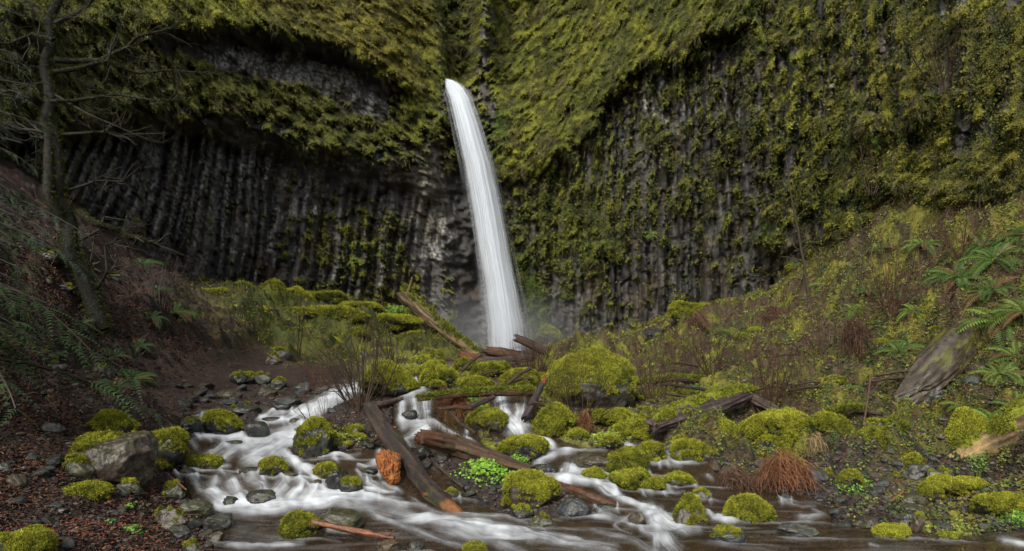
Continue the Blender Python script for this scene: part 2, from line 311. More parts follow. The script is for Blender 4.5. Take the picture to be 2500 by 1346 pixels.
# ------------------------------------------------------------------ cliff
MOSS_Y = np.array([.205, .222, .028]); MOSS_G = np.array([.085, .105, .020]); MOSS_D = np.array([.040, .048, .016]); MOSS_O = np.array([.15, .125, .028])
ROCK = np.array([.074, .070, .068]); ROCKB = np.array([.060, .045, .032]); LICH = np.array([.33, .34, .32]); DIRT = np.array([.028, .019, .015])  # DIRT darkened in place of tree shade over the left slope
L1X = [-900, 0, 200, 400, 550, 700, 850, 1000, 1080]; L1R = [330, 312, 290, 268, 285, 335, 385, 415, 440]
L2X = [300, 370, 450, 560, 700, 850, 950, 1020]; L2R = [40, 50, 48, 42, 62, 100, 170, 240]
MX = [1130, 1210, 1300, 1370, 1440, 1520, 1600, 1700, 1800, 1900]; MR = [300, 395, 400, 350, 300, 205, 160, 95, 40, -60]
def cliff(px, row):
    Y0 = Yc(px); s = Sc(px); z = (H0-row)/F*Y0
    left = 1-ss(1040, 1110, px); 
    nb = fb2(s*.35, z*.35, 3, 2)
    L1 = np.interp(px, L1X, L1R)+26*nb+16*fb2(s*.7, z*.5, 3, 3); L2 = np.interp(px, L2X, L2R)+20*fb2(s*.5, z*.4, 3, 4)
    Mr = np.interp(px, MX, MR)+55*fb2(s*.3, z*.3, 4, 8)
    dY = np.zeros(px.shape)
    # lower ledge on the left: the tier of columns stands back under a mossy bulge
    up1 = 1-ss(-20, 75, row-L1); A1 = 1.5*left*ss(-900, 0, px+300)
    dY -= A1*up1
    dY += A1*.9*np.clip((L1-row)/190, 0, 1.0)*left
    dY += .25*left*np.exp(-((row-L1-70)/26)**2)
    up2 = (1-ss(0, 60, row-L2))*ss(300, 430, px)*(1-ss(930, 1050, px))
    dY -= 1.25*up2; dY += .3*ss(300, 430, px)*(1-ss(900, 1000, px))*np.exp(-((row-L2-66)/24)**2)
    dY += np.clip((L2-row)/100, 0, 3)*1.6*left
    # right of the fall: the mossy brow hangs over the columns and leans back above
    right = ss(1180, 1240, px)
    up3 = (1-ss(-30, 50, row-Mr))*right*(1-ss(1780, 1900, px))
    dY -= .9*up3; dY += np.clip((Mr-row)/100, 0, 4)*1.9*right*(1-ss(1650, 1850, px))
    dY += np.clip((300-row)/100, 0, 5)*.7*ss(1700, 1900, px)
    # slot the water comes out of, and the wet chute behind the fall
    hw = np.interp(row, [-500, 0, 190, 260], [150, 62, 36, 5])
    cxn = np.interp(row, [-500, 0, 190], [1135, 1122, 1122])
    notch = (1-ss(.55, 1.15, np.abs(px-cxn)/hw))*(1-ss(188, 215, row))
    dY += 4.2*notch
    vv = np.exp(-((px-1125-(row-200)*.03)/95)**2)*(1-ss(150, 330, row)); dY += 2.6*vv
    ch = np.exp(-((px-(1125+np.clip(row-200, 0, 900)*.09))/60)**2)*ss(230, 420, row); dY += 1.3*ch+ch*.35*fb2(s*1.8, z*1.2, 4, 131)
    # columns
    lean = .45*(1-ss(150, 620, px))*(row-520)*left+.12*(row-500)*left
    cu = s+lean*Y0/F+.25*fb2(s*.3, z*.25, 2, 14)
    wd = .62
    cuw = cu/wd+.55*pn2(cu*.5, 0*cu, 21)+.3*pn2(cu*.2, z*.12, 22)
    cid = np.floor(cuw).astype(int); ct = cuw-cid
    rnd = (G2X[(cid*37) & 511]); rnd2 = G2Y[(cid*53+7) & 511]
    seg = np.floor(z/(1.7+rnd2*.6)+rnd*5+.25*pn2(cu*1.2, z*.2, 4)).astype(int)
    rs_ = G2X[PERM[(cid*31+seg*17) & 511]]
    k3 = G2X[(cid*71+3) & 511]*.22; prof = np.clip(np.abs(ct-.5-k3*.5)*2-.3, 0, 1)/.7; jz = z/(1.7+rnd2*.6)+rnd*5+.25*pn2(cu*1.2, z*.2, 4); joint = np.exp(-((jz-np.round(jz))/.035)**2)
    colm = .46*rnd+.30*rs_+.72*prof+.16*joint+.10*fb2(s*3.2, z*2.2, 3, 99)
    tier_l = left*ss(40, 80, row-L1); tier_r = ss(1200, 1330, px)*ss(10, 60, row-Mr)
    tier_r = np.maximum(tier_r, ss(1780, 1900, px))
    tier = np.clip(tier_l+tier_r, 0, 1)*(1-.45*ch)*(1-.75*ss(2050, 2250, px)*ss(300, 420, row))
    rub = ss(.12, .4, fb2(s*.3, z*.35, 3, 121)); dY += .5*rub*tier*np.abs(fb2(s*1.6, z*1.1, 3, 123)); dY += colm*tier*(1-.6*rub)*(.85+.5*ss(1750, 1950, px)); dY += .8*fb2(s*.22, z*.22, 3, 88)*(1-.5*tier); dY -= (1-tier)*.5*np.abs(fb2(s*.55, z*.7, 3, 90))*2
    # moss
    ang = np.where(px < 1125, -.75, .62)*np.where(px > 1780, .5, 1)
    ca, sa = np.cos(ang), np.sin(ang); a_ = s*ca+z*sa; b_ = -s*sa+z*ca
    cl0 = fb2(s*.9, z*.9, 3, 141)
    strk = fb2(a_*1.25+.5*cl0, b_*3.0+.6*cl0, 4, 17, .62)
    cl = fb2(s*1.7, z*1.7, 4, 23, .6); vert = fb2(cu*2.3, z*.55, 4, 29, .6)
    big = fb2(s*.28, z*.28, 3, 33)
    m0 = np.full(px.shape, .5)
    bulge = left*(1-ss(-5, 45, row-L1))*ss(30, 80, row-L2)
    m0 = np.where(left > .5, mix(.35, .72, bulge), m0)
    m0 = m0+.15*tier_l*ss(600, 820, px)*ss(420, 560, row)+.04*tier_l*ss(600, 820, px)-.16*tier_l*(1-ss(300, 620, px)) -.05*tier_l
    m0 = m0-.38*left*np.exp(-((row-L1-40)/34)**2)
    top_l = left*(1-ss(0, 55, row-L2))*ss(300, 450, px); m0 = mix(m0, 1.05, top_l*.95)
    m0 = m0-.5*np.exp(-((row-L2-50)/34)**2)*ss(320, 420, px)*(1-ss(930, 1000, px))*left
    m0 = m0-.42*blob(px, row, 690, 165, 190, 34, 8)-.32*blob(px, row, 860, 230, 120, 40, 25)-.2*blob(px, row, 1000, 400, 110, 70)-.18*blob(px, row, 600, 300, 150, 30, 12)
    m0 = m0+.45*blob(px, row, 60, 40, 330, 170)+.2*blob(px, row, 1000, 200, 70, 130, -20)
    up_r = (1-ss(-8, 28, row-Mr))*right; m0 = mix(m0, 1.15, up_r*.97)
    m0 = np.where(left < .5, mix(.50, m0, up_r), m0)
    m0 = m0+tier_r*(.13*ss(1780, 1950, px)*(1-ss(430, 620, row))-.05*poly(px, row, [(1480,180),(1820,120),(1850,330),(1900,740),(1500,820)], 50)-.10*ss(480, 700, row)*(1-ss(1850, 2000, px)))
    m0 = m0+.35*ss(1950, 2250, px)*ss(330, 450, row)+.12*blob(px, row, 1400, 560, 130, 120)
    m0 = m0-.25*blob(px, row, 1060, 540, 70, 130)-.3*poly(px, row, [(1100,420),(1160,400),(1190,850),(1130,860)], 20)
    m0 = m0+.35*poly(px, row, [(1245,600),(1330,700),(1340,840),(1260,850)], 20)
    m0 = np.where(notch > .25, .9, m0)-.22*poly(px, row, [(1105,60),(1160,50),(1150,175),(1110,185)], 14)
    moss = ss(.40, .62, m0+(.30*cl+.16*strk)*(1-tier)+tier*((.38+.2*ss(1750, 1900, px))*vert+.32*cl)+.10*strk-.04-.05*ss(1750, 1900, px))
    thick = moss*(.55+.9*np.clip(strk+.35*cl+.3, 0, 1.3))
    for bx, by, br, bh in ((2255,185,52,42),(2262,255,60,36),(2430,415,80,50),(2320,470,70,34),(2180,445,50,26),(2090,540,60,26),(1885,585,36,22),(1480,600,24,16),(2480,300,40,40),(2120,300,40,30)):
        q = np.clip((row-by)/bh, -1, 3); sh = np.exp(-((px-bx+12*pn2(z*2, s, 7))/br)**4)*ss(-1, -.55, q)*(1-ss(.3, 2.2, q)); dY -= sh*1.0; moss = np.maximum(moss, sh*(1-ss(.1, 1.0, q+.5*cl)))
    dY -= thick*.62
    dY += (1-moss)*(.28*fb2(s*1.1, z*1.4, 4, 41)+.35*np.abs(pn2(s*.7, z*.9, 47))*(1-tier))
    # colour
    rk = mix(ROCK, ROCKB, ss(-.1, .5, fb2(s*.5, z*.35, 3, 51))*.8)
    rk = rk*(1+.5*rs_[..., None]*tier[..., None])*(1-.35*(joint*tier)[..., None])
    li = ss(.17, .5, fb2(cu*2.6, z*.9, 5, 57, .7)+.30*blob(px, row, 420, 440, 190, 110)+.45*blob(px, row, 1065, 550, 55, 130)+.42*blob(px, row, 690, 165, 190, 34, 8)+.28*blob(px, row, 850, 230, 130, 40, 25)+.25*blob(px, row, 80, 400, 110, 70)+.22*blob(px, row, 1620, 230, 100, 90)+.16*blob(px, row, 720, 400, 150, 60)-.1*ss(500, 700, row)-.12*ss(1300, 1500, px)*ss(300, 400, row)+.2*blob(px, row, 1220, 420, 60, 40)+.1*blob(px, row, 1000, 400, 120, 60)-.25*ch)
    li = np.maximum(li, ss(.05, .45, fb2(cu*2.2, z*.5, 4, 66, .65)+.25*blob(px, row, 400, 470, 330, 130)-.1)*left*tier)*ss(-.35, .2, fb2(s*6, z*6, 2, 59))
    rk = mix(rk, LICH, li*.78)
    warm = blob(px, row, 1045, 480, 40, 90)*.5; rk = mix(rk, np.array([.16, .13, .08]), warm*.8)
    t = np.clip(.5+.9*big+.55*strk+.2*cl, 0, 1)
    mc = mix(MOSS_G, MOSS_Y, t)
    ochre = np.clip(poly(px, row, [(560,-60),(1060,-60),(1040,230),(880,150),(700,80)], 60)*.75+.4*ss(1900, 2200, px)+.35*ss(.1, .6, fb2(s*.45, z*.45, 3, 61)), 0, 1)
    mc = mix(mc, MOSS_O, ochre*.7)
    dark = np.clip(.5*bulge+.45*(1-ss(250, 520, px))+.55*poly(px, row, [(1040,-60),(1190,-60),(1150,190),(1080,190)], 20)+.25*tier_l+.25*tier_r*(1-ss(1800, 2000, px)), 0, .8)  # the leftward term paints the dimmer light there into the moss colour
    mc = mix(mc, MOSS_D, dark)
    gr = blob(px, row, 1280, 760, 60, 130)+.7*ch*ss(400, 600, row)+.6*blob(px, row, 1210, 330, 30, 60); mc = mix(mc, np.array([.045, .10, .012]), np.clip(gr, 0, 1)*.8)
    mc = mc*(.50+.75*ss(-.35, .45, strk+.5*cl))[..., None]  # gaps between streaks darkened in the colour to stand for their shadows
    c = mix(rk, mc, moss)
    P = at(px, row, Y0+dY)
    return P, c, moss, strk, tier
def grid_coords(xs, ys): return np.meshgrid(np.asarray(xs, float), np.asarray(ys, float))
cols = np.concatenate([np.arange(-880, -400, 12), np.arange(-400, -60, 5), np.arange(-60, 2560, 3.2), np.arange(2560, 2950, 5), np.arange(2950, 3480, 12)])
trow = np.concatenate([np.linspace(-520, -40, 60)[:-1], np.linspace(-40, 1, 2)[:0]])
nR = 330
CXg = np.broadcast_to(cols, (nR, len(cols)))
tt = np.linspace(0, 1, nR)
top = -40.
CR = top+(Br(CXg)+14-top)*tt[:, None]
hi = np.linspace(-620, -40, 30)[:-1]
CXg = np.concatenate([np.broadcast_to(cols, (len(hi), len(cols))), CXg]); CR = np.concatenate([np.broadcast_to(hi[:, None], (len(hi), len(cols))), CR])
CXc, CRc = CXg, CR
CP, CC, CM, CS, CT = cliff(CXg, CR)
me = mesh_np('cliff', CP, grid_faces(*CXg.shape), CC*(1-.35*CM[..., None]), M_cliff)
tag(link('cliff', me), kind='structure')

# ------------------------------------------------------------------ ground sheet
rows_t = np.concatenate([np.linspace(0, .9, 380)**1.15*1.0, ]); 
nG = 400
tt = np.linspace(0, 1, nG)
GXg = np.broadcast_to(cols, (nG, len(cols)))
GR = Br(GXg)+(1400-Br(GXg))*tt[:, None]
lo = 1400+np.linspace(0, 1, 40)[1:]**1.3*950
GXg = np.concatenate([GXg, np.broadcast_to(cols, (len(lo), len(cols)))]); GR = np.concatenate([GR, np.broadcast_to(lo[:, None], (len(lo), len(cols)))])
GPt, gm = ground(GXg, GR, True)
def ground_col(px, row, P, m):
    X, Y = P[..., 0], P[..., 1]
    n1 = fb2(X*1.3, Y*1.3, 4, 71, .6); n2 = fb2(X*6, Y*6, 3, 73, .6); n3 = fb2(X*.5, Y*.5, 3, 77); n4 = pn2(X*22, Y*22, 79)
    litter = mix(DIRT, np.array([.065, .028, .018]), ss(0, .5, n1+.4*n4)*.7)
    litter = litter*(1+.5*np.clip(n2, -1, 1))[..., None]
    red = poly(px, row, [(-300,1180),(250,1180),(460,1230),(520,1400),(-300,1400)], 60)
    litter = mix(litter, np.array([.085, .03, .018]), red*ss(0, .5, n1+.3*n2)*.7)
    grav = mix(np.array([.025, .024, .024]), np.array([.055, .042, .032]), ss(-.2, .4, n2+.5*n4))
    c = litter
    gmix = ss(380, 520, px)*ss(950, 1010, row)*(1-ss(2600, 2900, px))
    c = mix(c, grav, gmix)
    c = mix(c, np.array([.052, .034, .026]), m['path']*.75)
    green = mix(MOSS_G, MOSS_Y, ss(-.4, .5, n1+.4*n2))
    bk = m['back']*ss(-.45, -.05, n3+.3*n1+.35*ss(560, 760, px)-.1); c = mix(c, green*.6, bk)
    rsl = m['rs']*(1-m['wm'])
    brown = mix(np.array([.07, .04, .025]), np.array([.11, .085, .04]), ss(-.3, .3, n2))
    sl = mix(brown*.7, mix(np.array([.055, .065, .018]), np.array([.25, .24, .035]), ss(-.1, .45, n1+.4*n3)), ss(-.1, .3, n1+.45*n2+.7*n3+.04))
    c = mix(c, sl, rsl*(1-.7*ss(1080, 1160, row)))
    mid = poly(px, row, [(880,870),(1300,870),(1500,880),(1650,900),(1620,1090),(1350,1090),(1200,1130),(1080,1100),(1080,960),(880,960)], 20)
    c = mix(c, mix(np.array([.06, .04, .026]), green, ss(-.12, .2, n1+.2*n2)), mid*(1-m['wm']))
    yg = ss(2100, 2350, px)*ss(1080, 1150, row)*(1-ss(1300, 1340, row))*ss(-.08, .2, n1+.3*n2); c = mix(c, np.array([.19, .19, .025]), yg*.85)
    gl = (1-ss(700, 820, px))*poly(px, row, [(430,690),(560,720),(660,830),(560,860),(430,760)], 40)*ss(-.15, .25, n1+.4*n2); c = mix(c, np.array([.07, .07, .018]), gl*.7)
    bed = mix(np.array([.05, .032, .018]), np.array([.11, .075, .04]), ss(-.2, .5, n2)); c = mix(c, bed, m['wm'])
    return c, n1
GC, _ = ground_col(GXg, GR, GPt, gm)
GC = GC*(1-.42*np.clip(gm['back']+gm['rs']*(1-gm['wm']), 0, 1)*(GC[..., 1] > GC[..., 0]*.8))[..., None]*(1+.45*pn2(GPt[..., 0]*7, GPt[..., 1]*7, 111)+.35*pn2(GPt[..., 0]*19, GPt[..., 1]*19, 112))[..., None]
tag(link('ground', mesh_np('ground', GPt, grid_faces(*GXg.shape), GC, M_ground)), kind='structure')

# ------------------------------------------------------------------ stream
def water_mat(name, fall=False):
    m, nt, b = newmat(name); L = nt.links.new
    out = nt.nodes['Material Output']
    fo = N(nt, 'ShaderNodeAttribute', attribute_name='foam')
    b.inputs['Base Color'].default_value = (.62, .66, .70, 1); b.inputs['Roughness'].default_value = .55
    b.inputs['Specular IOR Level'].default_value = .25
    b.inputs['Subsurface Weight'].default_value = .0
    gl = N(nt, 'ShaderNodeBsdfPrincipled'); gl.inputs['Base Color'].default_value = (.050, .031, .015, 1); gl.inputs['Roughness'].default_value = .2
    gl.inputs['Specular IOR Level'].default_value = .4
    tr = N(nt, 'ShaderNodeBsdfTransparent')
    tc = N(nt, 'ShaderNodeTexCoord'); mp = N(nt, 'ShaderNodeMapping'); mp.inputs['Scale'].default_value = (2.2, 7, 4)
    L(tc.outputs['Object'], mp.inputs[0]); n1 = N(nt, 'ShaderNodeTexNoise', Scale=2.2, Detail=3); L(mp.outputs[0], n1.inputs[0])
    bp = N(nt, 'ShaderNodeBump', Strength=.35, Distance=.03); L(n1.outputs[0], bp.inputs['Height']); L(bp.outputs[0], gl.inputs['Normal'])
    mx0 = N(nt, 'ShaderNodeMixShader'); mx0.inputs[0].default_value = .5; L(tr.outputs[0], mx0.inputs[1]); L(gl.outputs[0], mx0.inputs[2])
    mx = N(nt, 'ShaderNodeMixShader'); L(fo.outputs['Fac'], mx.inputs[0]); L(mx0.outputs[0], mx.inputs[1]); L(b.outputs[0], mx.inputs[2])
    L(mx.outputs[0], out.inputs['Surface'])
    return m
M_water = water_mat('stream_water')
# ------------------------------------------------------------------ the waterfall
def fall_mat():
    m, nt, b = newmat('falling_water'); L = nt.links.new; out = nt.nodes['Material Output']
    b.inputs['Base Color'].default_value = (.64, .69, .75, 1); b.inputs['Roughness'].default_value = .7; b.inputs['Specular IOR Level'].default_value = .1
    fo = N(nt, 'ShaderNodeAttribute', attribute_name='foam'); tr = N(nt, 'ShaderNodeBsdfTransparent')
    mx = N(nt, 'ShaderNodeMixShader'); L(fo.outputs['Fac'], mx.inputs[0]); L(tr.outputs[0], mx.inputs[1]); L(b.outputs[0], mx.inputs[2]); L(mx.outputs[0], out.inputs['Surface'])
    return m
M_fall = fall_mat()
FR = [190, 196, 205, 218, 240, 300, 400, 500, 600, 700, 800, 880]
FL = [1070, 1073, 1079, 1086, 1094, 1108, 1130, 1148, 1163, 1178, 1188, 1190]
FRR = [1084, 1108, 1124, 1137, 1150, 1172, 1202, 1224, 1244, 1264, 1284, 1292]
VV = []; FF = []; AA = []; off = 0
for k, (wf, dz, den) in enumerate([(1.0, 0, .97), (1.3, .25, .6), (.82, -.3, .6)]):
    rr = np.linspace(191, 880, 420); t = np.linspace(-1, 1, 90)
    T, R = np.meshgrid(t, rr)
    l = np.interp(R, FR, FL); r = np.interp(R, FR, FRR); c = (l+r)/2; hw = (r-l)/2*wf
    Yf = (37.6+3.9*np.exp(-(R-190)/75.))+dz
    nz_ = pn2(T*7*wf, R/420, 3+k); nf = pn2(T*20, R/300, 6+k); wob = pn2(R/55, T*2, 9+k)
    P = at(c+T*hw+wob*1.5*ss(220, 500, R), R, Yf-.75*np.cos(T*np.pi/2)*ss(190, 260, R)-.05*nz_-.012*nf)
    edge = 1-ss([.55, .2, .5][k], 1.0, np.abs(T)+(.10+.08*(k == 1))*nf+.12*nz_+(.16*pn2(T*30, R/160, 8) if k == 1 else 0))
    a = den*edge*(1.0+.13*nz_+.05*nf); a = a*(1-.15*ss(500, 880, R))
    a = a*ss(190, 194, R)
    VV.append(P.reshape(-1, 3)); FF.append(grid_faces(*T.shape)+off); AA.append(np.clip(a, 0, 1).ravel()); off += T.size
o = link('waterfall', mesh_np('waterfall', np.concatenate(VV), np.concatenate(FF), None, M_fall, True, {'foam': np.concatenate(AA)}))
tag(o, 'tall silky white waterfall pouring from the notch in the mossy cliff', 'waterfall')

# mist round its foot
mm = bpy.data.materials.new('mist'); mm.use_nodes = True; nt = mm.node_tree; nt.nodes.clear()
out = N(nt, 'ShaderNodeOutputMaterial'); pv = N(nt, 'ShaderNodeVolumePrincipled'); pv.inputs['Color'].default_value = (.9, .94, 1, 1)
tc = N(nt, 'ShaderNodeTexCoord'); ln = N(nt, 'ShaderNodeVectorMath', operation='LENGTH'); nt.links.new(tc.outputs['Object'], ln.inputs[0])
mr = N(nt, 'ShaderNodeMapRange'); mr.interpolation_type = 'SMOOTHSTEP'
for i, v in ((1, 1.0), (2, .1), (3, 0), (4, .065)): mr.inputs[i].default_value = v
nt.links.new(ln.outputs['Value'], mr.inputs[0]); nt.links.new(mr.outputs[0], pv.inputs['Density']); nt.links.new(pv.outputs[0], out.inputs['Volume'])
def ico(sub):
    import bmesh
    bm = bmesh.new(); bmesh.ops.create_icosphere(bm, subdivisions=sub, radius=1)
    V = np.array([v.co[:] for v in bm.verts]); Fc = np.array([[v.index for v in f.verts] for f in bm.faces]); bm.free()
    return V, Fc
ICO = {k: ico(k) for k in (2, 3, 4, 5, 6)}
c = at(1215, 835, 36.5)
o = link('mist', mesh_np('mist', *ICO[4], None, mm), None, tuple(c), (0, 0, 0), (7.5, 4.5, 3.6)); tag(o, kind='stuff')
#__OBJECTS__
# ------------------------------------------------------------------ scattered blades and leaves
def unit(v): return v/np.maximum(np.linalg.norm(v, axis=-1, keepdims=True), 1e-9)
def blades(P, D, L, W, C, k=4, spread=.5, rs=RS):
    """k thin triangles at each point P, pointing roughly along D"""
    n = len(P); P = np.repeat(P, k, 0); C = np.repeat(C, k, 0); L = np.repeat(np.broadcast_to(L, n), k); W = np.repeat(np.broadcast_to(W, n), k)
    d = unit(np.repeat(D, k, 0)+rs.randn(n*k, 3)*spread); L = L*(.6+.8*rs.rand(n*k))
    sd = unit(np.cross(d, rs.randn(n*k, 3))); P = P+rs.randn(n*k, 3)*(L*.25)[:, None]
    V = np.stack([P-sd*W[:, None]/2, P+sd*W[:, None]/2, P+d*L[:, None]], 1)
    C = C*(1+.36*rs.randn(n*k, 1)).clip(.3, 1.9)
    return V.reshape(-1, 3), np.arange(n*k*3).reshape(-1, 3), np.repeat(C, 3, 0)
def leaves(P, Nn, S, C, tilt=.8, rs=RS, asp=.75):
    n = len(P); nn = unit(Nn+rs.randn(n, 3)*tilt); a = unit(np.cross(nn, rs.randn(n, 3))); b = np.cross(nn, a)*asp
    S = np.broadcast_to(S, n)[:, None]*(.6+.8*rs.rand(n, 1))/2
    V = np.stack([P-a*S, P-b*S*.8+nn*S*.15, P+a*S, P+b*S*.8+nn*S*.15], 1)
    C = C*(1+.2*rs.randn(n, 1)).clip(.45, 1.6)
    return V.reshape(-1, 3), np.arange(n*4).reshape(-1, 4), np.repeat(C, 4, 0)
def grid_normals(G, idx):
    du = np.gradient(G, axis=1); dv = np.gradient(G, axis=0); nn = unit(np.cross(du, dv)).reshape(-1, 3)[idx]
    f = np.where((nn*(G.reshape(-1, 3)[idx]-np.array([0, 0, CZ]))).sum(1) > 0, -1, 1)[:, None]
    return nn*f
def quad2tri(V, Fq): return np.concatenate([Fq[:, [0, 1, 2]], Fq[:, [0, 2, 3]]])
# shaggy moss hanging on the cliff
infr = (CXc > -350) & (CXc < 2860) & (CRc > -45)
wgt = (np.clip(CM-.25, 0, 1)*infr).ravel(); idx = RS.choice(len(wgt), 185000, p=wgt/wgt.sum())
nrm = grid_normals(CP, idx); pos = CP.reshape(-1, 3)[idx]+nrm*.01
pxs = CXc.ravel()[idx]; rws = CRc.ravel()[idx]
side = np.where(pxs < 1125, 1, -1)*np.where(pxs > 1780, .25, 1)*np.where((pxs > 1200) & (rws > np.interp(pxs, MX, MR)), .2, 1)
D = nrm*.8+np.stack([side*.42, -.1+0*side, -.75+0*side], 1)
cs = CC.reshape(-1, 3)[idx]*np.array([1.42, 1.3, 1.1])*(1+.35*fb2(pxs/9, rws/9, 2, 5))[:, None]
szl = pos[:, 1]/36
Vb, Fb, Cb = blades(pos, D, .068*szl+.006, .019*szl+.003, cs, 4, .5)
tag(link('cliff_moss', mesh_np('cliff_moss', Vb, Fb, Cb, M_leaf, False)), kind='stuff')
# pale grass hanging in tufts from the ledges
wg = (infr*(CM > .3)*(1+2*(CXc > 1150))*ss(.05, .3, fb2(CXc/45, CRc/38, 3, 19))).ravel(); idx = RS.choice(len(wg), 5200, p=wg/wg.sum()); sg = CP.reshape(-1, 3)[idx]; nrm = grid_normals(CP, idx)
g = mix(np.array([.13, .10, .045]), np.array([.07, .085, .02]), RS.rand(len(idx))); Vb, Fb, Cb = blades(sg+nrm*.08, nrm*.55+np.array([0, 0, -.75]), .42*sg[:, 1]/34, .018*sg[:, 1]/34, g, 9, .28)
tag(link('hanging_grass', mesh_np('hanging_grass', Vb, Fb, Cb, M_leaf, False)), kind='stuff')
# small leaves creeping over the columns
wl = (np.clip(CM*.8+.06, 0, 1)*CT*infr*(CXc > 1150)*(1-.72*ss(1750, 1950, CXc)*(1-ss(350, 560, CRc)))+.35*CM*CT*infr).ravel(); idx = RS.choice(len(wl), 130000, p=wl/wl.sum())
# gather them in clumps
pxs = CXc.ravel()[idx]; rws = CRc.ravel()[idx]; keep = (fb2(pxs/16, rws/26, 3, 7) > -.12); idx = idx[keep]; pxs = pxs[keep]; rws = rws[keep]
nrm = grid_normals(CP, idx); pos = CP.reshape(-1, 3)[idx]+nrm*(.08+.22*RS.rand(len(idx), 1))
tcl = ss(-.35, .75, fb2(pxs/60, rws/60, 3, 8)+.25*RS.randn(len(idx)))
cl = mix(np.array([.042, .065, .014]), np.array([.175, .18, .022]), tcl)
V, Fq, C = leaves(pos, nrm*.7+np.array([0, -.2, .6]), .078*pos[:, 1]/34+.008, cl, .6)
tag(link('creeping_leaves', mesh_np('creeping_leaves', V, Fq, C, M_leaf, False)), kind='stuff')

def gsample(n, x0, x1, y0, y1, fn=None):
    px = RS.uniform(x0, x1, n); row = RS.uniform(y0, y1, n)
    ok = row > Br(px)+4
    px, row = px[ok], row[ok]
    P, m = ground(px, row, True)
    k = np.ones(len(px), bool)
    if fn is not None: k = RS.rand(len(px)) < np.clip(fn(px, row, m), 0, 1)
    return px[k], row[k], P[k], {q: v[k] for q, v in m.items()}
UP = np.array([0, 0, 1.])
# mats of moss and grass on the slopes
px, row, P, m = gsample(200000, -300, 2820, 460, 1346, lambda a, b, m: (m['back']*ss(-.5, -.1, fb2(a/60, b/30, 3, 2))+m['rs']*.9*ss(-.3, .15, fb2(a/50, b/35, 3, 4)))*(1-m['wm'])*(1-ss(1090, 1140, b)*.6)+.7*poly(a, b, [(880,870),(1300,870),(1650,900),(1620,1090),(1350,1090),(1200,1130),(1080,1100),(1080,960)], 20)*(1-m['wm']))
C, n1 = ground_col(px, row, P, m)
g = mix(MOSS_G, MOSS_Y, ss(-.5, .5, n1+.3*RS.randn(len(px)))); s_ = P[:, 1]/15
Vb, Fb, Cb = blades(P+UP*.01, np.stack([RS.randn(len(px))*.5, -.5+0*px, .55+0*px], 1), .036*s_**1.5+.008, .013*s_**1.3+.002, g*np.array([1.55, 1.45, 1.2])*(1-.42*m['back'])[:, None], 5, .5)
tag(link('slope_moss', mesh_np('slope_moss', Vb, Fb, Cb, M_leaf, False)), kind='stuff')
# dead grass and stalks on the right slope
px, row, P, m = gsample(90000, -300, 2820, 500, 1200, lambda a, b, m: np.maximum(m['rs'], .4*m['left']*(1-m['path'])*ss(.0, .3, fb2(a/60, b/50, 3, 39)))*(1-m['wm'])*ss(-.3, .25, fb2(a/40, b/40, 3, 9)))
g = mix(np.array([.07, .04, .022]), np.array([.20, .16, .08]), RS.rand(len(px))**1.5); s_ = P[:, 1]/15
Vb, Fb, Cb = blades(P, np.stack([RS.randn(len(px))*.8, -.6+0*px, .1+.5*RS.randn(len(px))], 1), .16*s_+.03, .007*s_+.002, g, 3, .4)
tag(link('dead_grass', mesh_np('dead_grass', Vb, Fb, Cb, M_leaf, False)), kind='stuff')
# low leafy plants of the right slope and the banks
px, row, P, m = gsample(145000, 1000, 2820, 480, 1340, lambda a, b, m: (m['rs']*.9+.55*ss(1150, 1250, b)*ss(1950, 2150, a))*(1-m['wm'])*ss(-.15, .25, fb2(a/45, b/30, 3, 12)))
g = mix(np.array([.045, .085, .018]), np.array([.19, .20, .03]), ss(-.2, .7, fb2(px/80, row/60, 2, 13)+.35*RS.randn(len(px)))); s_ = P[:, 1]/12
V, Fq, C = leaves(P+UP*(.02+.06*RS.rand(len(px), 1)), UP*.8+np.array([0, -.5, 0]), .038*s_+.012, g, .5)
tag(link('ground_leaves', mesh_np('ground_leaves', V, Fq, C, M_leaf, False)), kind='stuff')
# leaf litter
px, row, P, m = gsample(150000, -80, 2560, 560, 1420, lambda a, b, m: (1-m['wm'])*(.75*(1-ss(480, 640, a))+.25*m['rs']+.3*ss(1700, 1900, a)+.35)*(1-.85*m['path']))
red = ss(-.2, .5, fb2(P[:, 0]*1.2, P[:, 1]*1.2, 3, 15)+.35*poly(px, row, [(-300,1180),(250,1180),(460,1230),(520,1400),(-300,1400)], 60))
g = mix(mix(np.array([.022, .016, .013]), np.array([.10, .06, .036]), RS.rand(len(px))**1.6), mix(np.array([.13, .035, .018]), np.array([.20, .07, .03]), RS.rand(len(px))), red*(RS.rand(len(px)) < .33))
V, Fq, C = leaves(P+UP*.008, UP, .035+.022*P[:, 1]/12, g, .45, asp=.6)
tag(link('leaf_litter', mesh_np('leaf_litter', V, Fq, C, M_leaf, False)), kind='stuff')
# upright dry stalks and canes
px, row, P, m = gsample(9000, -300, 2820, 480, 1010, lambda a, b, m: (1-m['wm'])*ss(-.15, .3, fb2(a/70, b/60, 3, 29))*(1-m['path'])*np.where(a < 1280, .22, 1))
g = mix(np.array([.05, .03, .022]), np.array([.13, .075, .045]), RS.rand(len(px))); s_ = P[:, 1]/15
Vb, Fb, Cb = blades(P, np.stack([RS.randn(len(px))*.35, -.1+.3*RS.randn(len(px)), 1+0*px], 1), .42*s_*(.4+RS.rand(len(px))), .011*s_+.002, g, 2, .25)
tag(link('dry_stalks', mesh_np('dry_stalks', Vb, Fb, Cb, M_leaf, False)), kind='stuff')
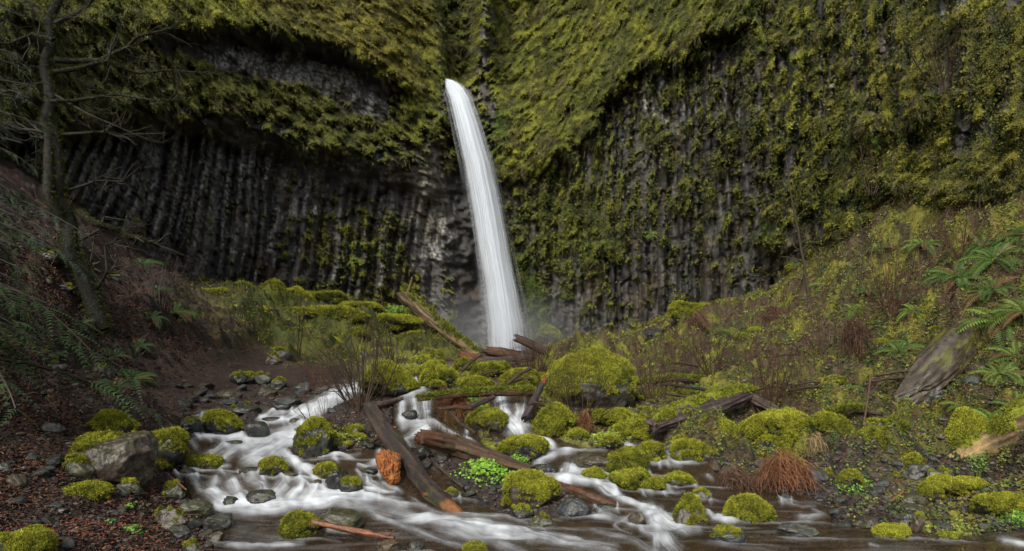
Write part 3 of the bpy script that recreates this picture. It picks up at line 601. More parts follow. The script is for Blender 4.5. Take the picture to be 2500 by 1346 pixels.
# gravel
px, row, P, m = gsample(15000, -80, 2560, 930, 1420, lambda a, b, m: .16*(1-ss(450, 600, a))+.9*ss(380, 480, a)*(1-.7*(m['rs']*(1-ss(1100, 1150, b))))*(1-m['path']))
v, f = ICO[2][0], ICO[2][1]
sz = (.012+.035*RS.rand(len(px))**2.5)*(P[:, 1]/8)**.7; Q = unit(RS.randn(len(px), 3)); sc3 = np.stack([sz*(.7+.6*RS.rand(len(px))), sz*(.7+.6*RS.rand(len(px))), sz*.6], 1)
jit = 1+.22*RS.randn(len(px), len(v), 1)*.6
V = (v[None]*jit*sc3[:, None]); an = RS.rand(len(px))*6.28; ca, sa = np.cos(an)[:, None], np.sin(an)[:, None]
V = np.stack([V[..., 0]*ca-V[..., 1]*sa, V[..., 0]*sa+V[..., 1]*ca, V[..., 2]], -1)+P[:, None]+UP*sz[:, None, None]*.1
gc = mix(np.array([.028, .027, .027]), np.array([.085, .075, .065]), RS.rand(len(px))); gc = mix(gc, np.array([.07, .04, .025]), (RS.rand(len(px)) < .25)*.8)
tag(link('gravel', mesh_np('gravel', V, (f[None]+np.arange(len(px))[:, None, None]*len(v)).reshape(-1, 3), np.repeat(gc, len(v), 0), M_rock, False)), kind='stuff')
# fine fallen twigs
def tube(pts, rad, k=5, tw=0):
    pts = np.asarray(pts, float); n = len(pts); rad = np.broadcast_to(rad, n)
    t = unit(np.gradient(pts, axis=0)); ref = np.array([0, 0, 1.]) if abs(t[0][2]) < .9 else np.array([1., 0, 0])
    V = []; a = np.arange(k)*2*np.pi/k
    u = unit(np.cross(t[0], ref))
    for i in range(n):
        u = unit(u-t[i]*(u@t[i])); w_ = np.cross(t[i], u)
        V.append(pts[i]+rad[i]*(np.cos(a)[:, None]*u+np.sin(a)[:, None]*w_))
    V = np.concatenate(V); i = np.arange((n-1)*k); r = i//k; c = i % k
    Fc = np.stack([r*k+c, r*k+(c+1) % k, (r+1)*k+(c+1) % k, (r+1)*k+c], 1)
    return V, Fc
class MB:
    def __init__(s): s.V = []; s.F = []; s.C = []; s.n = 0
    def add(s, V, Fc, C):
        V = np.asarray(V, float); Fc = np.asarray(Fc)
        if Fc.shape[1] == 3: Fc = np.concatenate([Fc, Fc[:, 2:3]], 1)
        s.V.append(V); s.F.append(Fc+s.n); s.C.append(np.broadcast_to(np.asarray(C, float), V.shape)); s.n += len(V)
    def mesh(s, name, mat, smooth=True):
        V = np.concatenate(s.V); Fc = np.concatenate(s.F); C = np.concatenate(s.C)
        tri = Fc[:, 2] == Fc[:, 3]
        if tri.all(): return mesh_np(name, V, Fc[:, :3], C, mat, smooth)
        Fc = np.concatenate([Fc[~tri][:, [0, 1, 2]], Fc[~tri][:, [0, 2, 3]], Fc[tri][:, :3]])
        return mesh_np(name, V, Fc, C, mat, smooth)
mb = MB()
px, row, P, m = gsample(2200, -60, 2540, 640, 1340, lambda a, b, m: (1-m['wm']*.7)*(.35+.65*poly(a, b, [(870,860),(1320,850),(1900,880),(1900,1010),(1330,1100),(1100,1200),(1000,1180),(820,1080)], 30)))
for i in range(len(px)):
    L = random.uniform(.1, .45)*P[i, 1]/9; a = random.uniform(0, 6.28); d = np.array([math.cos(a), math.sin(a)*.8, random.uniform(-.1, .3)])*L
    mid = P[i]+d*.5+np.array([0, 0, L*.08])+RS.randn(3)*L*.08
    V, Fc = tube([P[i]+UP*.015, mid, P[i]+d+UP*.02], [.004*P[i, 1]/9, .003*P[i, 1]/9, .0015], 4)
    mb.add(V, Fc, random.choice([(.09, .05, .03), (.14, .10, .06), (.06, .04, .03), (.16, .07, .03)]))
tag(link('fallen_twigs', mb.mesh('fallen_twigs', M_twig)), kind='stuff')

# ------------------------------------------------------------------ boulders
def rock_shape(seed, kind, sub):
    V = ICO[sub][0].copy(); rs = np.random.RandomState(seed)
    if kind == 'angular': nc, lo, hi = 11, .45, .72
    elif kind == 'flat': nc, lo, hi = 6, .6, .85
    elif kind == 'peak': nc, lo, hi = 7, .5, .75
    else: nc, lo, hi = 8, .60, .92
    if kind == 'peak': V[:, :2] *= (1.05-.5*np.clip(V[:, 2:3], -.3, 1)); V[:, 2] *= 1.1
    for _ in range(nc):
        nn = unit(rs.randn(3)); 
        if kind == 'peak' and nn[2] > .5: continue
        d = rs.uniform(lo, hi); e = np.maximum(0, V@nn-d); V = V-e[:, None]*nn*.93
    if kind == 'flat':
        nn = unit(np.array([rs.uniform(-.2, .2), -.12, 1.])); e = np.maximum(0, V@nn-.55); V = V-e[:, None]*nn*.9
    k = .10 if kind == 'angular' else .09
    V = V+unit(V)*(fb3(V*1.5, 3, seed)*k*1.9+fb3(V*6, 3, seed+5)*.045)[:, None]
    for ax in range(3):
        a, b = V[:, ax].min(), V[:, ax].max(); V[:, ax] = (V[:, ax]-(a+b)/2)/(b-a)*2
    return V
def vnorm(V, Fc):
    fn = np.cross(V[Fc[:, 1]]-V[Fc[:, 0]], V[Fc[:, 2]]-V[Fc[:, 0]]); vn = np.zeros_like(V)
    for k in range(3): np.add.at(vn, Fc[:, k], fn)
    return unit(vn)
TONE = dict(grey=(.062, .062, .060), brown=(.060, .045, .033), dark=(.024, .024, .027), olive=(.060, .058, .036), blue=(.050, .056, .066), tan=(.11, .08, .055))
def rock_colour(V, nn, tone, seed):
    c = np.array(TONE[tone]); n = fb3(V*3, 4, seed); c = c*.82*(1+.9*n)[:, None]
    c = mix(c, np.array([.19, .19, .17]), (ss(.25, .5, fb3(V*9, 3, seed+3))*.4)*np.clip(nn[:, 2]+.5, 0, 1))
    c = mix(c, np.array([.06, .065, .02]), ss(-.1, .5, fb3(V*2, 3, seed+7)+.3*nn[:, 2])*.45)
    return c
def boulder(cx, top, bot, w_, moss, kind='round', tone='grey', label=None, cat='boulder', group=None, name='boulder', seed=None, depth=.8, rotz=None, tilt=0, hue=.6, bias=(0, 0), Y=None):
    global SEED; SEED += 1; seed = seed or SEED
    big = w_ > 55
    moss = moss-.12 if 0 < moss < .45 else moss*.93 if moss > .7 else moss
    if w_ > 24 and bot > 960 and float(water_mask(np.array([cx*1.]), np.array([bot*1.-2]))[0]) > .6: ROCKW.append((cx, top, bot, w_))
    Yb = float(Dg(np.array([cx*1.]), np.array([bot*1.]))[0]) if Y is None else Y
    r = w_/2*Yb/F; Ymid = float(Dg(np.array([cx*1.]), np.array([(top+bot)/2.]))[0]) if Y is None else 1e9
    Y = min(Yb+.75*r*depth, Ymid+.15*r)
    sc_ = np.array([w_/2*Y/F, w_/2*Y/F*depth, (bot-top)*.5*1.16*Y/F])
    ctr = at(cx, (top+bot)/2+(bot-top)*.08, Y)
    sub = 6 if w_ > 130 else 5 if big else 4 if w_ > 30 else 3
    V = rock_shape(seed, kind, sub)
    a = random.uniform(-.3, .3) if rotz is None else rotz
    Vs = V*sc_; t = math.radians(tilt); ct, st = math.cos(t), math.sin(t)
    Vs = np.stack([Vs[:, 0]*ct-Vs[:, 2]*st, Vs[:, 1], Vs[:, 0]*st+Vs[:, 2]*ct], 1)
    ca, sa = math.cos(a), math.sin(a); Vs[:, :2] = np.stack([Vs[:, 0]*ca-Vs[:, 1]*sa, Vs[:, 0]*sa+Vs[:, 1]*ca], 1)
    Fc = ICO[sub][1]; nn = vnorm(Vs, Fc)
    o = link(name, mesh_np(name, Vs, Fc, rock_colour(V, nn, tone, seed), M_rock), None, tuple(ctr))
    tag(o, label, cat, group)
    if moss > 0:
        s_ = sc_[0]
        n1 = fb3(V*2.2, 4, seed+9); msk = nn[:, 2]*.75+1.0*n1+.25*fb3(V*8, 2, seed+33)+V[:, 2]*.35+bias[0]*V[:, 0]+bias[1]*V[:, 1]-(1-2*moss)*1.15-.30
        h = ss(-.1, .25, msk)
        nz1 = .8*fb3(Vs*(3.5/max(s_, .12)**.5), 2, seed+2)+.35*fb3(Vs*(16/max(s_, .12)**.5), 2, seed+12); ht = min(.035, s_*.085)
        Vm = Vs+nn*((h*ht*(1+1.3*nz1))-(1-h)*.02)[:, None]
        keep = (h[Fc] > .02).any(1); Fm = Fc[keep]
        if len(Fm):
            tcol = np.clip(hue-.2+.7*fb3(V*2.6, 3, seed+4)+.30*fb3(V*9, 2, seed+6)+.18*nz1+.3*nn[:, 2], 0, 1); cm = mix(MOSS_G*.75, MOSS_Y*1.2, tcol)  # moss lighter on upward faces: light from above worked into the colour
            cm = mix(cm, MOSS_O*.8, ss(.2, .6, fb3(V*2.1, 3, seed+14))*.5)
            Vc, Fcm, cmc = compact(Vm, Fm, cm)
            mb = MB(); mb.add(Vc, Fcm, cmc*np.array([.42, .40, .55])*(1+.5*fb3(Vc*22, 2, seed+3))[:, None])
            # fuzz
            k = min(20000, int(500+w_*w_*.85)); p = h/h.sum() if h.sum() > 0 else None
            if p is not None:
                ix = RS.choice(len(Vs), k, p=p); bl = (.005+.0018*Y)*min(1, s_/.15+.4)
                jitter = RS.randn(k, 3)*s_*.03
                Vb, Fb, Cb = blades(Vm[ix]+jitter*.6, nn[ix]*.8+np.array([0, 0, -.15]), bl, bl*.33, cm[ix]*np.array([1.52, 1.44, 1.2])*(1+.3*fb3(Vm[ix]*14, 2, seed+8))[:, None], 4, .6)
                mb.add(Vb, Fb, Cb)
                kl = int(w_*w_*.012)+3; il = RS.choice(len(Vs), kl, p=p)
                if w_ > 40: mb.add(*leaves(Vm[il]+nn[il]*.008, nn[il], .018+.0014*Y, mix(np.array([.07, .04, .02]), np.array([.20, .13, .06]), RS.rand(kl)), .4))
            link('moss', mb.mesh('moss', M_moss, True), o)
    return o
SEED = 100; ROCKW = []
B = boulder
B(283,1054,1196,192,.20,'flat','brown','big grey-brown boulder with a flat lichened top on the left bank',depth=.9,rotz=.15,seed=211,bias=(-.5,0))
B(402,1048,1152,104,.52,'round','dark','dark boulder with a mossy shoulder leaning behind the big flat-topped one',seed=214)
B(272,1008,1066,112,.62,'peak','dark','peaked moss-draped boulder just behind the big flat-topped boulder')
B(195,1114,1181,80,.33,'round','olive','egg-shaped greenish boulder propped against the lower left of the big one')
B(315,1174,1216,70,.20,'angular','olive','small wedge-shaped greenish stone under the big flat-topped boulder')
B(212,1184,1228,100,.62,'flat','olive','low stone with moss over its right end lying among red leaves')
B(42,1156,1198,46,.0,'round','brown','upright brown cobble near the left edge of the leaf-strewn bank')
B(58,1302,1392,150,.42,'flat','olive','broad boulder in the bottom left corner with a bright moss patch',bias=(.8,0))
B(8,1128,1164,38,.0,'round','grey','grey stone cut off by the left edge of the picture')
B(480,1221,1267,80,.12,'round','olive','smooth rounded stone at the waterline below the left cascade')
B(532,1256,1298,72,.05,'flat','grey','flat-topped grey stone standing at the lower left waterline')
B(425,1178,1218,70,.3,'angular','olive','squat stone at the left of the main cascade foot')
B(418,1240,1292,84,.3,'angular','brown','low green-tinged stone behind the black wedge of rock')
B(438,1284,1330,60,.0,'angular','dark','black wedge-shaped rock on the lower left bank')
B(528,1298,1330,36,.0,'angular','brown','small brown angular stone next to the flat-topped grey stone')
B(470,1320,1362,54,.35,'angular','grey','stone with a bright moss spot at the bottom edge left of the stream')
B(543,1004,1068,88,.55,'round','dark','round boulder capped with smooth bright moss at the top of the left cascade',seed=240)
B(628,1028,1074,66,.05,'round','dark','wet black rounded rock beside the upper left cascade')
B(668,1119,1167,62,.62,'round','dark','dark mossy dome rock in the middle of the left cascade')
B(498,1118,1152,82,.55,'flat','brown','low wet boulder half covered in moss at the left edge of the cascade')
B(397,1118,1150,40,.75,'round','dark','small bright mossy stone wedged between the two big left boulders')
B(430,1100,1135,36,.8,'round','dark','mossy knob of rock at the waterside of the leaning dark boulder')
B(797,1134,1174,60,.6,'round','brown','mossy stone above the right end of the main cascade')
B(733,1256,1324,92,.66,'round','dark','shaggy bright green mossy boulder in the bottom left pool',hue=.45)
B(826,1246,1302,126,.0,'round','olive','wide smooth olive boulder behind the orange stick')
B(858,1168,1212,56,.4,'round','dark','dark greenish round stone between two small cascades')
B(826,1146,1208,62,.0,'angular','dark','black leaning slab of rock next to the small left cascade')
B(764,1022,1124,100,.5,'round','dark','tall dark boulder with mossy face under the left willow shrub')
B(460,1015,1062,66,.2,'angular','dark','dark slanted rock on the left bank above the cascade')
B(600,985,1020,70,.15,'angular','dark','black rock behind the moss-capped round boulder')
B(690,985,1008,44,.0,'angular','dark','small black rock above the upper left cascade')
B(665,1018,1034,48,.0,'flat','dark','flat wet rock splitting the upper left cascade')
B(700,968,996,60,.0,'angular','blue','blue-grey angular stone on the far bank of the left stream')
B(740,932,962,50,.0,'angular','blue','pale blue-grey stone at the edge of the dirt path')
B(650,945,975,56,.1,'angular','brown','squarish brown stone at the edge of the dirt path')
B(560,950,985,70,.1,'flat','brown','flat brown stone below the dirt path')
B(955,890,972,128,.78,'peak','dark','pyramid-shaped boulder wrapped in vivid moss behind the left willow',hue=.7,seed=262)
B(1437,853,1008,226,.73,'round','grey','giant dome boulder blanketed in moss in the middle of the gorge',hue=.72,seed=264,bias=(-.15,-.1))
B(1186,1004,1054,96,.55,'round','olive','smooth oval mossy boulder left of the central cascade')
B(1275,1072,1128,122,.55,'flat','dark','broad low mossy rock just below the central cascade')
B(1294,1152,1248,128,.60,'round','brown','round golden-mossed boulder standing in front of the leaf patch',hue=.8,seed=268)
B(1355,990,1068,108,.85,'peak','dark','triangular mossy boulder right of the central cascade')
B(1512,1000,1046,66,.85,'round','dark','round yellow-mossed stone right below the giant dome boulder',hue=.85)
B(1457,1003,1042,62,.85,'round','dark','mossy stone behind the fern below the giant dome boulder')
B(1553,1026,1062,54,.8,'flat','dark','low mossy stone left of the small right cascade')
B(1525,1096,1162,108,.85,'peak','dark','green mossy boulder with a tan tuft right of the central stream',hue=.35)
B(1538,1152,1200,92,.82,'flat','dark','low mossy boulder in front of the green tufted one')
B(1594,1168,1203,58,.85,'round','dark','small neat moss cushion stone beside the shallow water')
B(1597,1084,1132,62,.6,'angular','dark','dark mossy block at the right side of the small right cascade')
B(1684,1212,1288,88,.48,'peak','brown','dark boulder with a bright moss cap by the lower right rapids',seed=280)
B(1829,1212,1278,112,.72,'round','dark','oblong moss-carpeted boulder in the shallow water on the right',hue=.6,seed=281)
B(1776,1291,1334,84,.25,'flat','blue','wet grey rock with a thin green cap in the lower right pool')
B(1752,1022,1104,92,.78,'round','dark','round mossy boulder left of the long yellow-mossed one',hue=.6)
B(1895,1008,1104,150,.78,'flat','dark','long boulder with thick yellow moss above the dead fern heap',hue=.95,seed=284)
B(2030,1016,1100,130,.74,'round','dark','moss-covered ridge of rock sloping down to the right',hue=.45,tilt=-32,depth=.5)
B(2132,1046,1132,98,.85,'round','dark','olive mossy boulder left of the splintered stump',hue=.5,tilt=15)
B(2222,1108,1162,54,.75,'angular','dark','small mossy block in front of the splintered stump')
B(2362,1000,1132,112,.85,'peak','dark','tall leaning slab covered in shaggy yellow moss on the right bank',hue=.95,tilt=18,seed=288)
B(2292,1144,1188,74,.2,'round','grey','plain grey boulder below the leaning mossy slab')
B(2238,1130,1180,80,.05,'angular','grey','pointed grey rock beside the small mossy block')
B(2228,1204,1234,68,.0,'round','olive','upper of two smooth oval stones on the right bank')
B(2230,1229,1257,76,.0,'round','olive','lower of two smooth oval stones on the right bank')
B(2214,1250,1284,56,.1,'angular','grey','angular stone just below the two smooth oval stones')
B(1398,1216,1266,80,.0,'round','blue','shiny wet blue-black boulder under the red-brown log')
B(1275,1236,1270,58,.25,'round','dark','small dark stone at the foot of the golden-mossed boulder')
B(1325,1256,1292,70,.15,'round','olive','speckled round stone in the pool below the golden-mossed boulder')
B(1555,1248,1288,44,.0,'angular','brown','rust-brown pointed rock at the lower end of the red-brown log')
B(1650,1068,1116,88,.2,'angular','grey','grey overhanging rock right of the small right cascade')
B(1692,1078,1132,104,.5,'round','olive','shaded boulder over the dark hollow at the water')
B(1668,1034,1066,72,.1,'flat','grey','flat-topped grey slab under the weathered bark log')
B(1452,1106,1152,104,.0,'round','brown','smooth brown boulder with water sliding over its edge')
B(1452,1148,1178,60,.5,'round','dark','low green stone below the smooth brown boulder')
B(1136,878,908,54,.85,'round','dark','bright green mossy stone in front of the broken logs',hue=.3)
B(1200,888,928,86,.85,'flat','dark','wide green mossy rock left of the giant dome boulder',hue=.35)
B(1085,905,950,80,.75,'round','dark','mossy rock above the centre left cascade',hue=.4)
B(1160,925,962,90,.7,'round','brown','mossy hummock behind the rusty hanging ferns',hue=.5)
B(1270,905,955,90,.75,'round','dark','mossy boulder half hidden in twigs left of the giant dome boulder',hue=.45)
B(1046,888,948,42,.85,'peak','dark','stubby moss-wrapped knob at the top of the centre left cascade',hue=.8,depth=1)
B(2440,1208,1258,110,.75,'round','dark','mossy mound at the right edge of the lower bank',hue=.7)
B(2335,1172,1214,124,.7,'flat','dark','low mossy rock beneath the decaying log',hue=.8)
B(2270,1180,1222,60,.6,'round','brown','red-brown mossy lump beside the smooth oval stones')
B(2420,882,934,104,.12,'flat','brown','tilted flat brown slab high on the right bank',tilt=14)
B(2340,962,1034,70,.05,'angular','grey','upright grey block at the foot of the slanting rock face')
B(2285,950,1000,80,.0,'angular','grey','pale grey angular block at the end of the slanting rock face')
B(1945,1278,1318,96,.0,'angular','grey','greenish grey jagged rock in the lower right shallows')
B(1712,1196,1222,44,.3,'round','grey','small rounded stone upstream of the bright-capped boulder')
B(1660,1160,1192,70,.5,'flat','olive','flat mossy stone in the shallow side water')
B(1625,1170,1186,44,.0,'flat','dark','wet flat stone beside the neat moss cushion')
B(2080,1150,1195,60,.6,'round','dark','mossy stone overgrown with bright clover-like leaves on the right bank',hue=.5)
B(2055,1165,1190,36,.0,'angular','blue','blue-grey squarish stone on the right gravel bank')
B(1918,1205,1226,26,.0,'angular','blue','small slate-blue stone near the oblong mossy boulder')
B(2095,1052,1100,50,.0,'angular','grey','slanting grey stone left of the olive mossy boulder',tilt=30)
B(2210,985,1010,50,.0,'flat','grey','pale flat stone in the dirt gully on the right')
B(2300,1075,1105,50,.0,'angular','brown','brown stone in the dirt gully on the right')
B(2240,1255,1300,40,.3,'angular','tan','tan stone at the right waterline')
B(2120,1262,1292,66,.0,'angular','brown','brown cracked stone at the right waterline')
B(2180,1290,1316,90,.72,'flat','dark','low moss patch of rock at the right waterline',hue=.85)
B(2310,1305,1326,56,.3,'flat','olive','flat olive stone just in the water at the lower right')
B(950,1320,1352,60,.0,'flat','tan','tan flat stone at the bottom edge under the orange stick')
B(1020,1322,1350,44,.0,'angular','grey','grey angular stone at the bottom edge near the orange stick')
B(1158,1328,1352,50,.6,'round','dark','small mossy stone at the bottom edge centre')
B(1035,1090,1120,40,.0,'angular','dark','wet black rock between the dark log and the brown log')
B(1100,1195,1222,40,.3,'round','brown','small brown stone right of the dark leaning log')
B(1480,960,1010,30,.0,'angular','grey','pale stone against the right foot of the giant dome boulder')
B(1600,800,830,60,.1,'angular','dark','dark broken block at the foot of the right cliff')
B(1625,840,875,80,.2,'angular','dark','dark angular block on the scree below the right cliff')
for i, (x, t, b, w_) in enumerate([(575,1075,1090,50),(610,1140,1160,50),(720,1020,1040,30),(455,1140,1165,50),(640,1195,1235,90),(560,1210,1245,60),(710,1150,1170,44),(1000,1000,1030,40),(900,1140,1160,50),(770,1170,1195,36),(905,1205,1215,40),(1335,1130,1160,70),(1480,1230,1246,50),(1640,1245,1260,44)]):
    B(x, t, b, w_, 0, 'round', random.choice(['brown', 'dark']), 'dark wet rock with the stream washing round it', group='wet rocks washed by the cascades')
for i, (x, t, b, w_) in enumerate([(590,672,722,60),(660,680,735,70),(722,695,745,70),(790,705,750,66),(735,748,790,80),(815,745,800,110),(880,728,775,90),(870,790,850,100),(950,765,815,130),(1000,800,850,90),(700,790,830,60),(650,760,790,50),(780,820,860,70),(930,840,880,90),(520,700,735,50),(610,735,765,60),(1310,720,790,50),(1340,780,840,60),(1010,740,780,50)]):
    B(x, t+random.uniform(2, 18), b, w_*random.uniform(.8, 1.9), .72, random.choice(['angular', 'flat', 'peak']), 'dark', 'moss-covered boulder in the talus at the foot of the cliff', group='mossy boulders heaped under the cliff', hue=random.uniform(.25, .6))
rj = random.Random(11)
for (x0, x1, y0, y1, cnt, mo, lab, grp) in [(890,1330,880,965,20,.6,'mossy rock in the jumble at the head of the cascades','mossy rocks at the head of the cascades'),(1560,1800,1000,1140,12,.5,'half-mossy rock packed beneath the bark log','rocks beneath the bark log'),(1340,1620,1030,1100,9,.7,'mossy rock between the central and the small right cascade','mossy rocks between the right cascades'),(1960,2330,1000,1190,14,.4,'rock half covered in moss on the right bank','half-mossy rocks on the right bank'),(1620,2450,760,950,16,.45,'rock half buried in the overgrown right slope','rocks half buried in the right slope'),(60,420,560,930,12,.15,'dark rock half buried in the left dirt slope','rocks half buried in the left slope'),(720,880,1010,1110,8,.4,'rock on the islet under the willow shrubs','rocks on the islet under the willows'),(560,1000,880,960,10,.3,'angular rock beside the far end of the path','rocks beside the far end of the path')]:
    for _ in range(cnt):
        x = rj.uniform(x0, x1); y = rj.uniform(y0, y1); w_ = rj.uniform(22, 58)
        B(x, y-w_*rj.uniform(.45, .75), y, w_, mo*rj.uniform(.8, 1.2), rj.choice(['angular', 'round', 'flat', 'peak']), rj.choice(['dark', 'brown', 'grey']), lab, group=grp, hue=rj.uniform(.3, .8))
# ------------------------------------------------------------------ loose stones
STONES = []
for k in range(8):
    V = rock_shape(900+k, ['angular', 'round', 'flat', 'angular'][k % 4], 3); nn = vnorm(V, ICO[3][1])
    for tn in ('grey', 'brown', 'dark', 'blue'):
        STONES.append(mesh_np('stone', V, ICO[3][1], rock_colour(V*1.3, nn, tn, 300+k), M_rock, k % 2 == 1))
ZON = [(410, 620, 1180, 1346, 42, 'loose wet stone on the lower left bank', 'stones on the lower left bank'),
       (470, 820, 1020, 1240, 34, 'small wet rock in the left cascade', 'small wet rocks in the left cascade'),
       (960, 1320, 940, 1120, 30, 'small dark rock in the central cascades', 'small dark rocks in the central cascades'),
       (20, 420, 1060, 1346, 34, 'small stone among the fallen leaves on the left', 'stones among the fallen leaves'),
       (430, 830, 940, 1010, 34, 'dark stone along the far edge of the left stream', 'stones along the far edge of the left stream'),
       (1850, 2420, 1130, 1330, 70, 'loose grey stone on the right gravel bank', 'stones on the right gravel bank'),
       (1600, 1950, 1150, 1330, 26, 'stone in the shallow side water on the right', 'stones in the shallow side water'),
       (1060, 1260, 1180, 1250, 20, 'small stone at the pool edge below the leafy patch', 'stones below the leafy patch'),
       (2080, 2380, 960, 1110, 26, 'angular stone in the dirt gully', 'stones in the dirt gully'),
       (870, 1200, 1060, 1200, 20, 'dark stone between the fallen logs', 'stones between the fallen logs')]
for x0, x1, y0, y1, cnt, lab, grp in ZON:
    for _ in range(cnt):
        x, y = random.uniform(x0, x1), random.uniform(y0, y1); p = Gp(x, y); s_ = random.uniform(8, 24)*(.6+.6*random.random()**2)*p.y/F
        o = link('stone', random.choice(STONES), None, (p.x, p.y, p.z+s_*.15), (random.uniform(-.4, .4), random.uniform(-.4, .4), random.uniform(0, 6.28)), (s_, s_*.8, s_*random.uniform(.45, .75)))
        tag(o, lab, 'stone', grp)
for i, (x, t, b, w_, Yq, lab) in enumerate([(1690,740,790,110,None,'moss-topped hump at the foot of the right columns')]):
    B(x, t, b, w_, .66, 'flat', 'dark', lab, hue=.5, Y=Yq, name='mossy_ledge', cat='mossy ledge')
# ------------------------------------------------------------------ water sheets
for x, t, b, w_ in ROCKW:
    k = random.random()
    if b < 1262: STK.append(([(x-w_*.62, b-12), (x-w_*.45, b+1), (x-w_*.3, b+9)], 3.2+w_*.03, .6)); STK.append(([(x+w_*.55, b-12), (x+w_*.5, b), (x+w_*.6, b+9)], 3.2+w_*.03, .6))
    STK.append(([(x-w_*.55, b-3), (x, b+4), (x+w_*.6, b+2), (x+w_*(1+k), b+6)], 3, .38))
wx, wy = grid_coords(np.arange(420, 2570, 2.2), np.arange(856, 1402, 2.0))
foam, near = stroke_field(wx, wy)
wm = water_mask(wx, wy); wmask = np.maximum(wm, ss(.25, .6, near))
def water_z(px, row, wmask, foam, P):
    X, Y = P[..., 0], P[..., 1]
    return (-.13+.15*ss(.05, .6, wmask))+foam*.035+.03*fb2(X*1.2, Y*2.2, 3, 91)+.03*pn2(X*3.1, Y*4, 95)*ss(.1, .6, foam)
WP = at(wx, wy, Dg(wx, wy)); WP[..., 2] += water_z(wx, wy, wmask, foam, WP)
# dim brown streaks of thin foam over the pools
thin = np.clip(pn2(WP[..., 0]*1.3+.6*WP[..., 1], WP[..., 1]*9, 97)*.5-.05, 0, .3)*ss(1180, 1260, wy)
fm = np.clip(np.maximum(foam**1.45*(.84+.30*pn2(wx/46, wy/15, 61)+.2*pn2(wx/17, wy/11, 62)), thin*.28), 0, .97)
f_ = grid_faces(*wx.shape, keep=wmask > .02)
V_, f_, a_ = compact(WP, f_, fm)
tag(link('stream_water', mesh_np('stream_water', V_, f_, None, M_water, True, {'foam': a_})), kind='structure')
# the pool goes on towards and beside the viewer
wx2, wy2 = grid_coords(np.arange(-800, 3400, 25), 1398+np.linspace(0, 1, 40)**1.5*950)
P2 = at(wx2, wy2, Dg(wx2, wy2)); m2 = water_mask(wx2, wy2); P2[..., 2] += water_z(wx2, wy2, m2, 0*wx2, P2)-.004
f2 = grid_faces(*wx2.shape, keep=m2 > .02); V2, f2, a2 = compact(P2, f2, 0*wx2)
tag(link('pool_water', mesh_np('pool_water', V2, f2, None, M_water, True, {'foam': a2})), kind='structure')

# slanting rock face on the right bank
Vr = rock_shape(777, 'angular', 6); 
P0 = at(2225, 985, 10.7); P1 = at(2395, 790, 11.4)
ax = P1-P0; L = np.linalg.norm(ax); ax = ax/L; side = unit(np.cross(ax, np.array([-.2, -.55, .8]))); up = np.cross(side, ax)
sgn = -1 if up[1] > 0 else 1
Vs = Vr[:, :1]*ax*L*.62+Vr[:, 1:2]*side*.36+Vr[:, 2:3]*up*.22*sgn
nn = vnorm(Vs, ICO[6][1]); nn = nn if (nn*Vs).sum() > 0 else -nn
cr = mix(np.array([.046, .035, .022])*(1+.7*fb3(np.stack([Vr[:, 0]*3, Vr[:, 1]*6, Vr[:, 2]*6], 1), 4, 5))[:, None], np.array([.10, .10, .02]), ss(.1, .4, fb3(Vr*3, 4, 9)+.25*Vr[:, 0])*.8)
o = link('rock_slab', mesh_np('rock_slab', Vs, ICO[6][1], cr, M_rock), None, tuple((P0+P1)/2+np.array([0, .22, -.05])))
tag(o, 'long smooth brown slab of rock slanting down the right bank', 'rock slab')

